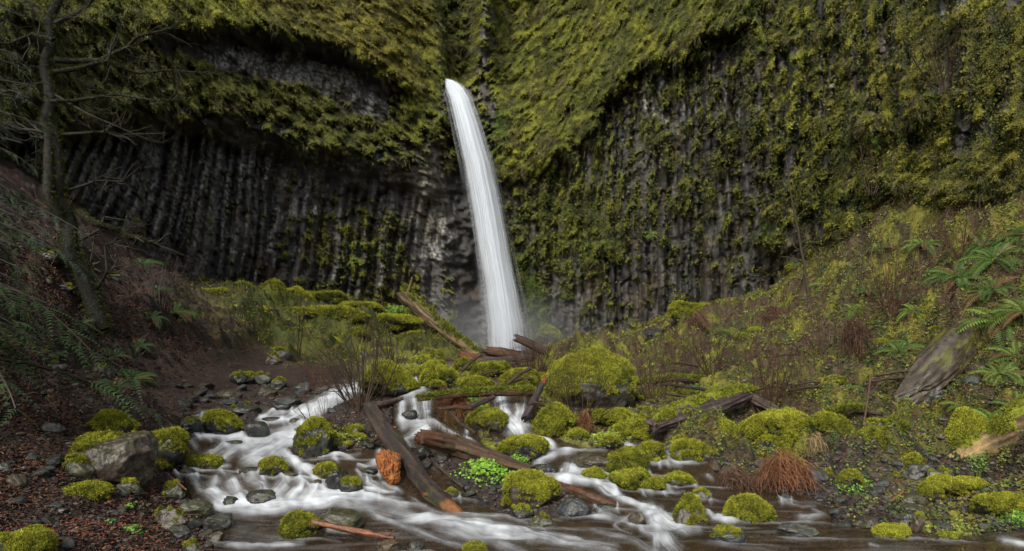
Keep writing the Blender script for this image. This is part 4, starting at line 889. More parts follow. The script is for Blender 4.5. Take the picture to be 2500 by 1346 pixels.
# ------------------------------------------------------------------ logs
PEND = []
def log(name, pts, rpx, label, cat='log', tone=(.05, .036, .028), tone2=(.09, .06, .04), moss=0, Y=None, dip=None, rough=.12, lift=.6, seed=1, mat=None, jag=.5, hue=.5, endcol=None, stubs=(), grooves=9, group=None, endat='end'):
    """pts: (px,row) or (px,row,Y) along the axis; rpx radii in pixels"""
    pw = []
    for i, p in enumerate(pts):
        yy = p[2] if len(p) > 2 else float(Dg(np.array([p[0]*1.]), np.array([p[1]+10.]))[0])-.06
        yy *= .945 if 9.5 < yy < 19 and len(p) > 2 else 1
        pw.append(at(p[0], p[1], yy))
    pw = np.array(pw); rp = np.array([(rpx[i] if hasattr(rpx, '__len__') else rpx)*pw[i][1]/F for i in range(len(pw))])
    d = np.concatenate([[0], np.cumsum(np.linalg.norm(np.diff(pw, axis=0), axis=1))]); L = d[-1]
    n = max(24, int(L/ max(rp.mean()*.22, .012))); n = min(n, 260); s_ = np.linspace(0, L, n)
    c = np.stack([np.interp(s_, d, smo3(pw[:, k], len(pw))) for k in range(3)], 1); r = np.interp(s_, d, rp)
    k = 40; V, Fq = tube(c, r, k); o0 = c.mean(0)
    th = np.tile(np.arange(k)*2*np.pi/k, n); ss_ = np.repeat(s_, k); rr = np.repeat(r, k); cc = np.repeat(c, k, 0)
    q = np.stack([np.cos(th)*grooves/4, np.sin(th)*grooves/4, ss_/rr.mean()*.16], 1); nz_ = fb3(q, 4, seed, .6)
    nb = fb3(np.stack([np.cos(th), np.sin(th), ss_/rr.mean()*.35], 1), 3, seed+3)
    V = cc+(V-cc)*(1+rough*nz_*2+rough*nb*1.6)[:, None]
    # jagged ends
    t = unit(np.gradient(c, axis=0)); tt_ = np.repeat(t, k, 0)
    je = jag*.6*rr*(np.abs(fb3(np.stack([np.cos(th)*3, np.sin(th)*3, 0*th], 1), 2, seed+8))*3)
    e0 = ss(rr.mean()*2.5, 0, ss_)[:, None] if False else np.clip(1-ss_/(rr.mean()*2), 0, 1)[:, None]; e1 = np.clip(1-(L-ss_)/(rr.mean()*2), 0, 1)[:, None]
    V = V-tt_*je[:, None]*e0+tt_*je[:, None]*e1
    caps = []
    nv = len(V); V = np.concatenate([V, [c[0]-t[0]*r[0]*.1, c[-1]+t[-1]*r[-1]*.1]])
    i = np.arange(k); f0 = np.stack([np.full(k, nv), (i+1) % k, i], 1); f1 = np.stack([np.full(k, nv+1), nv-k+i, nv-k+(i+1) % k], 1)
    C = mix(np.array(tone), np.array(tone2), ss(-.25, .45, nz_))*.9; C = C*(1+.35*nb)[:, None]; C = mix(C, np.array([.05, .06, .015]), ss(.15, .5, fb3((V[:len(C)]-c[0])*7, 3, seed+4))*.5) if cat == 'log' else C
    if endcol:
        if endat != 'start': C = mix(C, np.array(endcol)*(1+.4*nz_)[:, None], ss(L-rr.mean()*3.2, L-rr.mean()*1.2, ss_+nb*rr.mean()*2))
        if endat in ('start', 'both'): C = mix(C, np.array(endcol)*(1+.4*nz_)[:, None], 1-ss(rr.mean()*1.2, rr.mean()*3.2, ss_+nb*rr.mean()*2))
    C = np.concatenate([C, [tone2, endcol or tone2]])
    m = MB(); m.add(V-o0, Fq, C); m.add(np.zeros((0, 3)), np.concatenate([f0, f1])-m.n, np.zeros((0, 3))) if False else None
    m.F.append(np.concatenate([np.concatenate([f0, f1]), np.concatenate([f0, f1])[:, 2:3]], 1))
    o = link(name, m.mesh(name, mat or M_bark), None, tuple(o0)); tag(o, label, cat, group)
    if moss > 0:
        nn = unit(V[:nv]-cc); h = ss(.0, .35, nn[:, 2]*.7+.5*nb+.5*fb3(V[:nv]*6, 3, seed)-(1-2*moss)*.8)
        Vm = V[:nv]+nn*((h*.03*rr/.08*(1+.6*nz_))-(1-h)*.01)[:, None]; keep = (h[Fq] > .03).any(1)
        if keep.any():
            cm = mix(MOSS_G, MOSS_Y, np.clip(hue+.5*fb3(V[:nv]*5, 3, seed), 0, 1)); a, b, c_ = compact(Vm-o0, Fq[keep], cm)
            mb = MB(); mb.add(a, b, c_); ix = RS.choice(nv, 1800, p=h/h.sum()); bl = .012+.003*pw[0][1]
            mb.add(*blades(Vm[ix]-o0, nn[ix]-np.array([0, 0, .3]), bl, bl*.3, cm[ix]*1.1, 3, .5)); link('moss', mb.mesh('moss', M_moss), o)
    for (ti, dx, dz, ln) in stubs:
        j = int(ti*(n-1)); dirv = unit(np.array([dx, -.5, dz])); pts_ = [c[j], c[j]+dirv*(r[j]+ln*.5), c[j]+dirv*(r[j]+ln)+np.array([0, 0, ln*.1])]
        a, b = tube(np.array(pts_)-o0, [r[j]*.28, r[j]*.2, r[j]*.1], 8); mb = MB(); mb.add(a, b, np.array(endcol or tone2)*.8); link('branch_stub', mb.mesh('branch_stub', M_bark), o)
    return o
def smo3(v, n): return v
log('log', [(905,1000,10.3),(948,1062,9.6),(1010,1145,8.7),(1060,1210,8.0),(1128,1266,7.55)], [19,22,23,22,17], 'long dark charred-looking log slanting down across the stream', tone=(.028,.022,.02), tone2=(.07,.045,.035), endcol=(.20,.085,.03), seed=3, rough=.11, jag=.9, grooves=6, stubs=[(.25,1,.4,.08),(.62,1,.1,.06),(.8,-1,.3,.05)])
log('log', [(1034,1068,9.6),(1110,1088,9.4),(1190,1116,9.2),(1290,1146,9.0)], [18,24,20,11], 'thick peeling brown log lying right of the dark leaning log', tone=(.05,.03,.02), tone2=(.12,.07,.04), seed=5, rough=.15, jag=1.2, endcol=(.09,.04,.022), endat='start')
log('log', [(1362,1182,8.5),(1420,1206,8.2),(1500,1240,7.9),(1562,1265,7.75)], [8,13,14,10], 'wet red-brown log with branch stubs crossing the right rapids', tone=(.075,.032,.018), tone2=(.15,.065,.032), seed=7, rough=.06, jag=.5, stubs=[(.32,.3,1,.03),(.36,-.2,-.8,.04),(.75,.2,-1,.04),(.9,.5,1,.03)], mat=M_rock)
log('stick', [(762,1274,6.6),(840,1291,6.55),(900,1303,6.5),(962,1314,6.4)], [6,8,9,5], 'orange-red barkless stick in the pool at the bottom', 'stick', tone=(.10,.03,.014), tone2=(.22,.085,.03), seed=9, rough=.08, stubs=[(.9,.9,.6,.12)], mat=M_rock)
log('log', [(1598,1040,11.0),(1680,1010,11.4),(1760,985,11.8),(1828,962,12.2)], [19,24,25,14], 'big weathered log with furrowed purple-grey bark, raised at its right end', tone=(.045,.032,.03), tone2=(.15,.105,.10), seed=11, rough=.16, jag=1.2, grooves=16, moss=.22, hue=.8)
log('log', [(1826,966,12.3),(1870,990,12.0),(1920,1020,11.8)], [15,13,9], 'broken piece of bark log bent down to the right of the raised log', tone=(.04,.03,.025), tone2=(.12,.09,.07), seed=12, rough=.16, jag=1.4, grooves=16)
log('log', [(1556,976,14.0),(1650,972,14.2),(1760,966,14.6),(1860,955,15.0)], [10,12,12,11], 'straight partly mossy log lying behind the furrowed bark log', tone=(.045,.032,.022), tone2=(.12,.085,.05), moss=.38, seed=13, hue=.8)
log('log', [(1570,912,17.5),(1700,907,17.8),(1870,904,18.3)], [7,8,9], 'thin dark log on the brushy ground right of the giant dome boulder', tone=(.03,.02,.018), tone2=(.07,.045,.03), seed=14)
log('log', [(985,722,35.5),(1040,770,33.5),(1100,818,31.5),(1165,868,29.5)], [17,15,13,9], 'long pale-sided log leaning against the cliff left of the waterfall', tone=(.06,.045,.03), tone2=(.24,.16,.08), seed=15, moss=.12, endcol=(.26,.17,.085), stubs=[(.05,.4,1,.8)])
log('log', [(712,770,25.5),(735,815,24),(770,855,22.5),(803,888,21)], [11,12,11,9], 'dark log leaning on the mossy boulders at the back left', tone=(.04,.03,.025), tone2=(.09,.07,.05), seed=16, moss=.12)
log('log', [(1005,898,19.5),(1090,890,20),(1185,884,20.5)], [5,6,7], 'slim horizontal log across the stream in front of the waterfall', tone=(.06,.042,.03), tone2=(.11,.08,.05), seed=17)
log('log', [(1196,858,22),(1225,862,22),(1262,866,22)], [11,13,9], 'short broken red-brown log at the foot of the waterfall', tone=(.06,.03,.022), tone2=(.16,.075,.045), seed=18, jag=1.6)
log('log', [(1266,828,21.5),(1310,848,21.5),(1355,868,21.5)], [9,11,9], 'dark splintered log tilted up above the twigs by the waterfall', tone=(.04,.028,.025), tone2=(.10,.06,.05), seed=19, jag=1.6)
log('log', [(1130,868,21),(1150,874,21),(1172,882,21)], [9,11,7], 'small rotten rust-red log by the bright green mossy stone', tone=(.10,.035,.018), tone2=(.20,.08,.035), seed=20, jag=1.2)
log('log', [(1180,880,21.2),(1240,878,21.2),(1300,872,21.2)], [6,8,6], 'grey log wedged beneath the splintered ones at the waterfall foot', tone=(.04,.03,.028), tone2=(.09,.07,.06), seed=21)
log('log', [(2330,1128,8.9),(2400,1094,8.8),(2470,1056,8.7),(2560,1010,8.6)], [20,34,38,38], 'large decaying log with pale splintered wood on the right bank', tone=(.055,.036,.022), tone2=(.24,.16,.075), seed=22, rough=.2, jag=1.8, grooves=14, moss=.22, hue=.85, endcol=(.34,.24,.11), endat='start')
log('stump', [(2188,1036,10.3),(2215,1075,10.0),(2262,1130,9.5)], [9,24,15], 'splintered tan stump torn open on the right bank', 'stump', tone=(.12,.085,.045), tone2=(.32,.24,.13), seed=23, rough=.26, jag=2.2, grooves=16, moss=.2, endcol=(.36,.27,.15))
log('snag', [(1283,1018,11.3),(1300,985,11.5),(1318,950,11.8),(1330,928,12)], [9,9,7,5], 'dark leaning snag with a rust-red tip left of the giant dome boulder', 'snag', tone=(.035,.03,.03), tone2=(.08,.06,.055), seed=24, endcol=(.20,.05,.025), jag=1.4)
log('log', [(452,1006,12.2),(500,988,12.8),(543,968,13.3)], [6,8,6], 'reddish broken log end on the bank above the left cascade', tone=(.07,.04,.025), tone2=(.15,.09,.05), seed=25, jag=1.4)
log('log', [(655,985,13.0),(720,972,13.4),(800,966,14.0)], [5,7,6], 'thin reddish log along the far edge of the left stream', tone=(.06,.035,.025), tone2=(.14,.08,.05), seed=26, jag=1.2)
log('log', [(895,992,11.6),(940,985,11.8),(980,975,12)], [8,9,6], 'short split log at the base of the left willow shrub', tone=(.05,.035,.028), tone2=(.13,.09,.065), seed=27, jag=1.5)
log('plank', [(2033,1213,8.1),(2070,1230,8.0),(2110,1243,7.9)], [4,6,3], 'grey-pink driftwood plank on the right gravel bank', 'driftwood', tone=(.09,.06,.05), tone2=(.20,.14,.12), seed=28)
log('stick', [(2155,1242,7.9),(2180,1222,8.1),(2205,1202,8.3)], [3,5,4], 'short orange stick beside the smooth oval stones', 'stick', tone=(.12,.05,.02), tone2=(.28,.14,.05), seed=29)
log('stick', [(2108,1040,10.6),(2118,980,10.8),(2126,918,11)], [2,2,2.4], 'thin upright orange-brown broken stem on the right bank', 'stick', tone=(.08,.045,.025), tone2=(.16,.09,.05), seed=30)
log('log', [(1020,975,11.2),(1100,966,11.3),(1200,960,11.5),(1300,958,11.8)], [5,7,8,9], 'mossy reddish log bridging the top of the central cascade', tone=(.06,.035,.022), tone2=(.13,.06,.03), seed=31, moss=.4)
log('log', [(1130,1000,11.0),(1170,985,11.2),(1205,970,11.4)], [5,7,6], 'short dark log end beside the rusty hanging ferns', tone=(.035,.025,.022), tone2=(.08,.05,.04), seed=32)
log('stick', [(405,1155,8),(430,1175,7.8),(455,1196,7.6)], [1.8,2,2], 'thin orange-brown stick on the stones left of the cascade', 'stick', tone=(.12,.06,.03), tone2=(.2,.11,.06), seed=33)
for a in [([(1130,905,19),(1200,896,19.5),(1290,900,19.5)],6,'mossy log behind the bridging log at the stream head',.5),([(1340,880,20),(1400,862,20.5),(1470,845,21)],5,'dark log on the scree behind the giant dome boulder',.1),([(1560,940,15.5),(1640,925,16),(1730,930,16)],6,'half-rotten log in the brush right of the giant dome boulder',.3),([(2020,1010,11.2),(2090,1000,11.2),(2150,1010,11)],6,'old brown log beneath the torn earth on the right bank',.2),([(860,1110,9.2),(900,1085,9.4),(935,1060,9.6)],5,'short dark branch lodged behind the orange root',0),([(1060,1130,8.9),(1100,1165,8.6),(1130,1190,8.3)],4,'broken branch lying between dark log and leafy patch',0),([(1095,1000,11),(1120,1030,10.6),(1160,1058,10.2)],4,'thin slanting branch in the central cascades',0),([(1650,860,20),(1700,850,20.5),(1770,862,20)],6,'log half buried in the scree under the right cliff',.4)]:
    log('log', a[0], a[1], a[2], tone=(.035,.025,.02), tone2=(.10,.065,.045), seed=60+len(a[2]), moss=a[3], jag=1.3, stubs=[(.3,.4,1,.08),(.7,-.5,.8,.06)])
for x, y, W, lab in [(1960,640,60,'fern on the ledge above the slim sapling foot'),(2250,620,80,'fern between the two bare thickets on the right slope'),(2300,820,80,'fern just left of the top of the slanting slab'),(2120,760,60,'fern among dry stalks in the middle of the right slope'),(2440,930,110,'fern over the tilted brown slab at the right'),(1830,790,50,'fern on the brow of the scree slope'),(2480,860,110,'fern at the right edge beside the slanting slab'),(2050,600,50,'small fern under the low mossy mound')]:
    PEND.append((x, y, W, lab))
for i in range(16):
    x = rj.uniform(900, 1330); y = rj.uniform(885, 1010); Yq = float(Dg(np.array([x]), np.array([y+8.]))[0])*.97; l = rj.uniform(30, 80); a = rj.uniform(-.9, .5); r_ = rj.uniform(2, 4.5)
    log('branch', [(x, y, Yq), (x+l*.5*math.cos(a), y+l*.5*math.sin(a)*.7-4, Yq+.1), (x+l*math.cos(a), y+l*math.sin(a)*.7, Yq+.2)], r_, 'broken dead branch in the jumble at the head of the cascades', 'branch', tone=(.035,.024,.018), tone2=rj.choice([(.12,.07,.045), (.08,.05,.04), (.15,.07,.04)]), seed=200+i, jag=1.5, group='broken branches at the head of the cascades')
for i in range(10):
    x = rj.uniform(1560, 2150); y = rj.uniform(860, 990); Yq = float(Dg(np.array([x]), np.array([y+8.]))[0])*.96; l = rj.uniform(50, 120); a = rj.uniform(-.5, .5); r_ = rj.uniform(2, 4)
    log('branch', [(x, y, Yq), (x+l*.5, y+l*.5*math.sin(a)*.7-3, Yq+.1), (x+l, y+l*math.sin(a)*.7, Yq+.2)], r_, 'fallen dead branch across the brushy ground behind the bark log', 'branch', tone=(.035,.024,.018), tone2=rj.choice([(.10,.06,.04), (.08,.05,.04), (.14,.09,.06)]), seed=230+i, jag=1.2, group='fallen branches behind the bark log')
# rust-orange root wad
Y = 8.5; V = rock_shape(555, 'angular', 6); V[:, :1] *= (1-.25*np.clip(-V[:, 2:3], 0, 1)); q = np.stack([V[:, 0]*5, V[:, 1]*5, V[:, 2]*1.6], 1)
rg = fb3(q+.6*fb3(V*2, 2, 3)[:, None], 4, 8, .6); Vs = (V+unit(V)*(-np.abs(rg)*.42+.1)[:, None])*np.array([32, 28, 42])*Y/F
C = mix(np.array([.22, .06, .018]), np.array([.36, .15, .045]), ss(-.4, .4, rg)); C = mix(C, np.array([.10, .03, .012]), ss(.1, .5, fb3(V*3, 3, 9))*.7)
o = link('driftwood_root', mesh_np('driftwood_root', Vs, ICO[6][1], C, M_bark), None, tuple(at(952, 1142, Y))); tag(o, 'bright rust-orange gnarled root chunk beside the dark log', 'root')

# ------------------------------------------------------------------ bare shrubs
def twigs(mb, p, d, L, r, depth, colr, rs, curl=.25, up=.12, nb=3, k=4):
    n = 6; pts = [np.array(p, float)]; dd = unit(np.array(d, float))
    for i in range(n):
        dd = unit(dd+rs.randn(3)*curl*.45+np.array([0, 0, up*.3])); pts.append(pts[-1]+dd*L/n)
    rad = np.linspace(r, r*.35, n+1); V, Fc = tube(pts, rad, k); mb.add(V, Fc, np.array(colr)*(1+.25*rs.randn()))
    if depth > 0:
        for _ in range(nb):
            i = rs.randint(1, n); t = unit(np.array(pts[i+1 if i < n else i])-pts[i-1]); side = unit(rs.randn(3)+np.array([0, .0, .2]))
            twigs(mb, pts[i], unit(t+side*.75), L*rs.uniform(.35, .65), rad[i]*.65, depth-1, colr, rs, curl, up, nb, 3)
def shrub(cx, base, W, topy, label, n=8, colr=(.045, .03, .022), r=1.6, depth=2, seed=1, spread=1.0, Y=None, cat='shrub', name='bare_shrub', nb=3, curl=.22, group=None, lean=0, up=.12):
    rs = np.random.RandomState(seed); p = Gp(cx, base) if Y is None else Vector(at(cx, base, Y)); Yp = p.y; H = (base-topy)*Yp/F; wd = W/2*Yp/F
    mb = MB()
    for i in range(n):
        a = (i+.5)/n*2-1+rs.randn()*.12; d = np.array([a*wd*spread+lean*H, rs.randn()*wd*.35, H*(1-.25*abs(a))]); L = np.linalg.norm(d)*rs.uniform(.75, 1.02)
        b = np.array([a*wd*.16, rs.randn()*wd*.08, -.05]); twigs(mb, b, d, L, r*Yp/F*rs.uniform(.6, 1.1), depth, colr, rs, curl, up, nb)
    o = link(name, mb.mesh(name, M_twig), None, tuple(p)); tag(o, label, cat, group); return o
shrub(880,1000,250,775,'large bare willow shrub fanning up beside the left stream',16,r=2.6,depth=3,seed=4,nb=3,colr=(.05,.036,.024))
shrub(800,1075,200,940,'thorny bare shrub trailing over the boulder by the left cascade',11,r=1.4,depth=3,seed=5,colr=(.07,.035,.022))
shrub(1300,925,170,812,'dense brown twiggy shrub in front of the waterfall foot',26,r=1.3,depth=3,seed=6,colr=(.06,.032,.022))
shrub(1420,1040,230,868,'thin bare shrub standing in front of the giant dome boulder',15,r=1.5,depth=3,seed=7,colr=(.06,.035,.022))
shrub(1600,985,150,840,'tangle of bare stems right of the giant dome boulder',16,r=1.4,depth=3,seed=8,colr=(.07,.038,.026))
shrub(1880,1025,200,790,'tall bare stems rising behind the long yellow-mossed boulder',15,r=1.7,depth=3,seed=9,colr=(.06,.03,.022))
shrub(1740,935,200,800,'sparse bare shrub on the brushy slope above the bark log',12,r=1.5,depth=3,seed=10,colr=(.05,.03,.022))
shrub(1120,1110,170,960,'straggling bare branches over the brown log',9,r=1.6,depth=3,seed=11,colr=(.06,.04,.025))
shrub(780,960,110,850,'reddish twigs at the edge of the path by the left stream',14,r=1.2,depth=2,seed=12,colr=(.09,.045,.03))
shrub(2310,215,150,60,'dead bare bush clinging high on the right cliff',10,r=2.0,depth=3,seed=13,Y=18.0,colr=(.05,.03,.025))
shrub(2130,470,110,330,'thin bare bush low on the right cliff below the ledge',7,r=1.4,depth=2,seed=14,Y=19.8,colr=(.06,.04,.03))
shrub(2180,800,200,590,'bare brown stems on the fern-covered right slope',14,r=1.4,depth=2,seed=15,colr=(.07,.035,.025))
shrub(2350,640,190,500,'thicket of bare reddish stems at the top of the right slope',18,r=1.3,depth=2,seed=16,colr=(.08,.04,.028))
shrub(2040,880,170,700,'arching dry stems in the middle of the right slope',16,r=1.3,depth=2,seed=17,colr=(.085,.055,.035))
shrub(1655,905,170,790,'tangled brown brush at the foot of the right cliff',14,r=1.3,depth=3,seed=18,colr=(.07,.045,.03))
shrub(960,900,120,770,'slender bare saplings behind the pyramid-shaped mossy boulder',8,r=1.5,depth=2,seed=19,colr=(.045,.032,.025))
shrub(730,880,60,700,'single thin bare sapling on the left by the leaning dark log',3,r=1.4,depth=3,seed=20,colr=(.04,.03,.025))
shrub(395,760,110,620,'pale leafless bush on the edge of the left slope',8,r=1.0,depth=3,seed=21,colr=(.12,.10,.08))
# saplings against the right cliff
def sapling(pts, rp, label, seed, Y, n=14, colr=(.05, .04, .025)):
    rs = np.random.RandomState(seed); P = np.array([at(x, y, Y) for x, y in pts]); o0 = P[0]; mb = MB(); P = P-o0
    q = np.linspace(0, len(P)-1, 16); c = np.stack([np.interp(q, range(len(P)), P[:, k]) for k in range(3)], 1)+rs.randn(16, 3)*.01
    rr = np.linspace(rp, rp*.25, 16)*Y/F; V, Fc = tube(c, rr, 7); mb.add(V, Fc, colr)
    o = link('sapling', mb.mesh('sapling', M_bark), None, tuple(o0)); tag(o, label, 'sapling'); m2 = MB()
    for i in range(n):
        j = rs.randint(4, 15); d = np.array([rs.choice([-1, 1])*rs.uniform(.6, 1), rs.randn()*.4, rs.uniform(.1, .6)]); twigs(m2, c[j], d, rs.uniform(.25, .7)*Y/15, rr[j]*.5, 1, colr, rs, .3, .1, 2)
    link('twigs', m2.mesh('twigs', M_twig), o)
sapling([(1972,790),(1975,730),(1962,640),(1948,560),(1930,470),(1918,380)], 5, 'slim upright sapling in front of the right cliff', 3, 17.6)
sapling([(2105,800),(2098,700),(2110,600),(2090,520)], 3.5, 'thin crooked sapling on the upper right slope', 4, 15.5)

# dead hanging fern stems
def dead_fern(cx, top, W, H, label, colr=(.15, .05, .022), n=260, seed=1, dome=True, cat='dead fern'):
    rs = np.random.RandomState(seed); p = Gp(cx, top+H); Yp = p.y-.05; s_ = Yp/F; mb = MB()
    for i in range(n):
        a = rs.uniform(-1, 1); b = rs.uniform(-.34, .34); hh = 1-(b/.5)**2
        st = np.array([b*W*s_, rs.randn()*.12*W*s_+.1*W*s_, H*s_*hh*rs.uniform(.55, 1)])
        en = np.array([(b*.6+a*.42)*W*s_, rs.uniform(-.4, .15)*W*s_, H*s_*rs.uniform(-.1, .55)]); md = (st+en)/2+np.array([a*W*.10*s_, -.12*W*s_, H*s_*.30*rs.rand()])
        if rs.rand() < .3: md = md+rs.randn(3)*.12*W*s_; en = en+rs.randn(3)*.1*W*s_
        t = np.linspace(0, 1, 6)[:, None]; c = (1-t)**2*st+2*t*(1-t)*md+t*t*en
        V, Fc = tube(c, np.linspace(.75, .4, 6)*s_*rs.uniform(.7, 1.3), 3); mb.add(V, Fc, np.array(colr)*rs.uniform(.45, 1.75))
    o = link('dead_fern', mb.mesh('dead_fern', M_twig), None, (p.x, Yp, p.z)); tag(o, label, cat); return o
dead_fern(1912,1100,150,98,'heap of rust-red dead fern stems at the right waterside',(.19,.085,.042),330,1)
dead_fern(1800,1110,120,76,'browner clump of dead fern stems left of the rust-red heap',(.11,.065,.042),260,2)
dead_fern(1122,950,90,80,'rusty dead fronds hanging over the rocks left of the central cascade',(.15,.055,.028),200,3)
dead_fern(1085,925,60,60,'brown drooping dead fronds above the centre left cascade',(.10,.045,.025),120,4)
dead_fern(1705,800,60,50,'small brown dead fern on the scree below the right cliff',(.11,.06,.04),110,5)
dead_fern(2085,790,90,110,'dark hanging dead fronds under a fern in the middle of the right slope',(.07,.04,.025),200,6)
dead_fern(1890,720,90,70,'dull red dead fronds near the top of the scree',(.10,.05,.03),140,7)
dead_fern(1425,1000,50,60,'rust-brown withered fronds below the giant dome boulder',(.13,.06,.03),110,8)
dead_fern(1990,1050,50,80,'pale straw-coloured hanging roots below the mossy ridge',(.22,.16,.08),110,9)
# ------------------------------------------------------------------ ferns
def fern_mesh(seed, n=12, up=.9, colr=(.05, .098, .014), pairs=20, wid=.16):
    rs = np.random.RandomState(seed); mb = MB()
    for i in range(n):
        az = i/n*2*math.pi+rs.randn()*.25; h = np.array([math.cos(az), math.sin(az), 0]); e = rs.uniform(.55, 1.15)*up; L = rs.uniform(.7, 1.05)
        q = 14; p = np.zeros(3); P = [p]
        for j in range(q):
            el = e-2.0*(j/q)**1.25*rs.uniform(.9, 1.1); p = p+(h*math.cos(el)+UP*math.sin(el))*L/q; P.append(p)
        P = np.array(P); V, Fc = tube(P, np.linspace(.009, .003, q+1), 3); c = np.array(colr)*rs.uniform(.7, 1.35); c = c*np.array([rs.uniform(.9, 1.25), 1, 1]); c = np.array([.13, .075, .03]) if i % 6 == 4 else c; mb.add(V, Fc, c*.8)
        t = np.linspace(.08, .99, pairs); idx = t*q; pc = np.stack([np.interp(idx, range(q+1), P[:, k]) for k in range(3)], 1); tg = unit(np.gradient(pc, axis=0)); sd = unit(np.cross(tg, UP+rs.randn(3)*.05)); nn = np.cross(sd, tg)
        wl_ = wid*L*np.sin(np.pi*np.clip(t*.86+.12, 0, 1))**.7*(1+.08*rs.randn(pairs))
        for s_ in (-1, 1):
            a = pc; tip = pc+sd*s_*wl_[:, None]+tg*wl_[:, None]*.35-UP*wl_[:, None]*.18; w2 = L/pairs*.42
            mid = (a+tip)/2+nn*.01
            V = np.stack([a-tg*w2*.6, mid-tg*w2, tip, mid+tg*w2], 1).reshape(-1, 3); mb.add(V, np.arange(len(V)).reshape(-1, 4), c*(1+.12*rs.randn()))
    return mb.mesh('fern', M_leaf, False)
FM = [fern_mesh(s, n, u) for s, n, u in ((1, 13, .95), (2, 11, .75), (3, 15, 1.05), (4, 9, .6))]
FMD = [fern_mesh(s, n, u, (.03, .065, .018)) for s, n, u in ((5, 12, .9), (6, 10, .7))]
FMY = [fern_mesh(s, n, u, (.08, .14, .018)) for s, n, u in ((7, 12, .9), (8, 14, .8))]
def fern(cx, cy, W, label, kind='r', sc_=1.0):
    p = Gp(cx, cy+W*.15); s_ = W*.80*p.y/F*sc_; me = random.choice(dict(r=FM, d=FMD, y=FMY)[kind])
    tx = .45 if True else 0
    o = link('fern', me, None, (p.x, p.y-.03, p.z+.02), (tx, (-.25 if cx > 1250 else .25), random.uniform(0, 6.28)), (s_, s_, s_*.9))
    o.rotation_mode = 'XYZ'; o.rotation_euler = (Matrix.Rotation(.4, 3, 'X') @ Matrix.Rotation(-.25 if cx > 1250 else .25, 3, 'Y') @ Matrix.Rotation(random.uniform(0, 6.28), 3, 'Z')).to_euler()
    tag(o, label, 'fern'); return o
for a in [(372,775,90,'dark green fern right of the mossy tree trunk','d'),(428,762,95,'fern with spread fronds furthest right on the left slope','r'),(350,645,70,'small fern high on the edge of the left slope','d'),
 (318,925,100,'bushy fern lowest on the left slope above the stream bank','r'),(285,965,80,'fern tucked just below the bushy one on the left slope','d'),(338,845,80,'fern halfway down the left slope','d'),(282,872,60,'dim fern under the mossy tree','d'),
 (140,878,60,'small fern on the dark slope at the far left','d'),(200,790,70,'shaded fern left of the mossy tree base','d'),(385,715,60,'fern just above the tree-side fern on the left slope','d'),(120,905,46,'faint little fern low on the far left slope','d'),
 (2200,712,95,'round spreading fern in the middle of the right slope','r'),(2400,590,150,'large fern at the upper right of the slope','r'),(2425,650,130,'fern directly below the large upper right fern','r'),(2338,705,120,'fern with hanging fronds left of the right edge cluster','r'),
 (2415,705,120,'dense fern in the right edge cluster','r'),(2445,790,170,'big bright fern above the slanting rock slab','y'),(2500,780,150,'bright fern cut by the right edge above the slab','y'),(2022,715,90,'fern with upright fronds near the top of the scree','y'),
 (2228,780,70,'small bright fern in the middle of the right slope','y'),(2195,885,90,'low fern beside the torn earth on the right','r'),(1748,815,70,'fern growing on the scree below the right cliff','r'),(2425,1010,140,'bright fern over the leaning mossy slab','y'),
 (2490,980,120,'fern at the right edge above the decaying log','y'),(2410,1050,110,'darker fern between the leaning slab and the decaying log','r'),(2130,870,70,'faint fern left of the torn earth','r'),(2495,555,110,'fern at the extreme upper right','r'),
 (2085,790,60,'little fern on top of the hanging dead fronds','y'),(1440,1010,60,'single upright fern under the giant dome boulder','y'),(778,1010,50,'spindly fern on the boulder beside the left cascade','y'),(1898,1078,40,'tiny fern hanging from the long yellow-mossed boulder','y'),
 (2070,935,60,'pale green fern behind the upright orange stem','r'),(2150,600,60,'fern where the right slope meets the cliff','r'),(2340,1040,70,'low fern at the gully side of the leaning slab','y'),(1995,665,50,'small fern at the cliff foot above the scree','r'),(1850,1060,36,'fernlet in the gap between two mossy boulders on the right','r')]:
    fern(*a)
for q in PEND: fern(*q, 'y' if q[2] > 70 else 'r')
for x, y, W, lab in [(2140,352,60,'pale fern sprouting from the right cliff face'),(1870,562,50,'hanging fern on the right cliff above the scree'),(1590,575,40,'small drooping fern on the columns right of the waterfall'),(860,640,40,'little fern on the left columns near the talus')]:
    Yf = float(Yc(x))-1.2; s_ = W*.6*Yf/F; o = link('fern', FMY[0], None, tuple(at(x, y, Yf)), (.9, 0, x), (s_,)*3); tag(o, lab, 'fern')
# leafy clumps
def leafy(cx, cy, W, H, label, colr=(.13, .30, .02), n=500, sz=8, name='leafy_plant', cat='plant', lift=10):
    px = cx+RS.randn(n)*W*.25; row = cy+RS.randn(n)*H*.25; P = ground(px, row); P[:, 2] += RS.rand(n)*lift*P[:, 1]/F*(1.2-np.clip(np.abs(px-cx)/W*2, 0, 1)); o0 = P.mean(0)
    c = np.array(colr)*(1+.35*fb2(px/14, row/10, 2, 3))[:, None]; V, Fq, C = leaves(P-o0, np.array([0, -.5, .8]), sz*P[:, 1]/F, c, .35, asp=.95)
    mb = MB(); mb.add(V, Fq, C)
    for i in range(0, n, 9):
        a = P[i]-o0; V, Fc = tube([a, a+np.array([.01, .01, -lift*P[i, 1]/F])], [.0015, .0015], 3); mb.add(V, Fc, (.08, .12, .02))
    for i in range(0, n, 2):
        a = P[i]-o0; V, Fc = tube([a, a*.5-UP*.01, np.zeros(3)-UP*.02], [.001, .0012, .003], 3); mb.add(V, Fc, (.05, .06, .02))
    tag(link(name, mb.mesh(name, M_leaf, False), None, tuple(o0)), label, cat)
leafy(1195,1163,120,50,'large patch of bright lime-green leaves left of the golden-mossed boulder',(.15,.29,.025),900,8,lift=22)
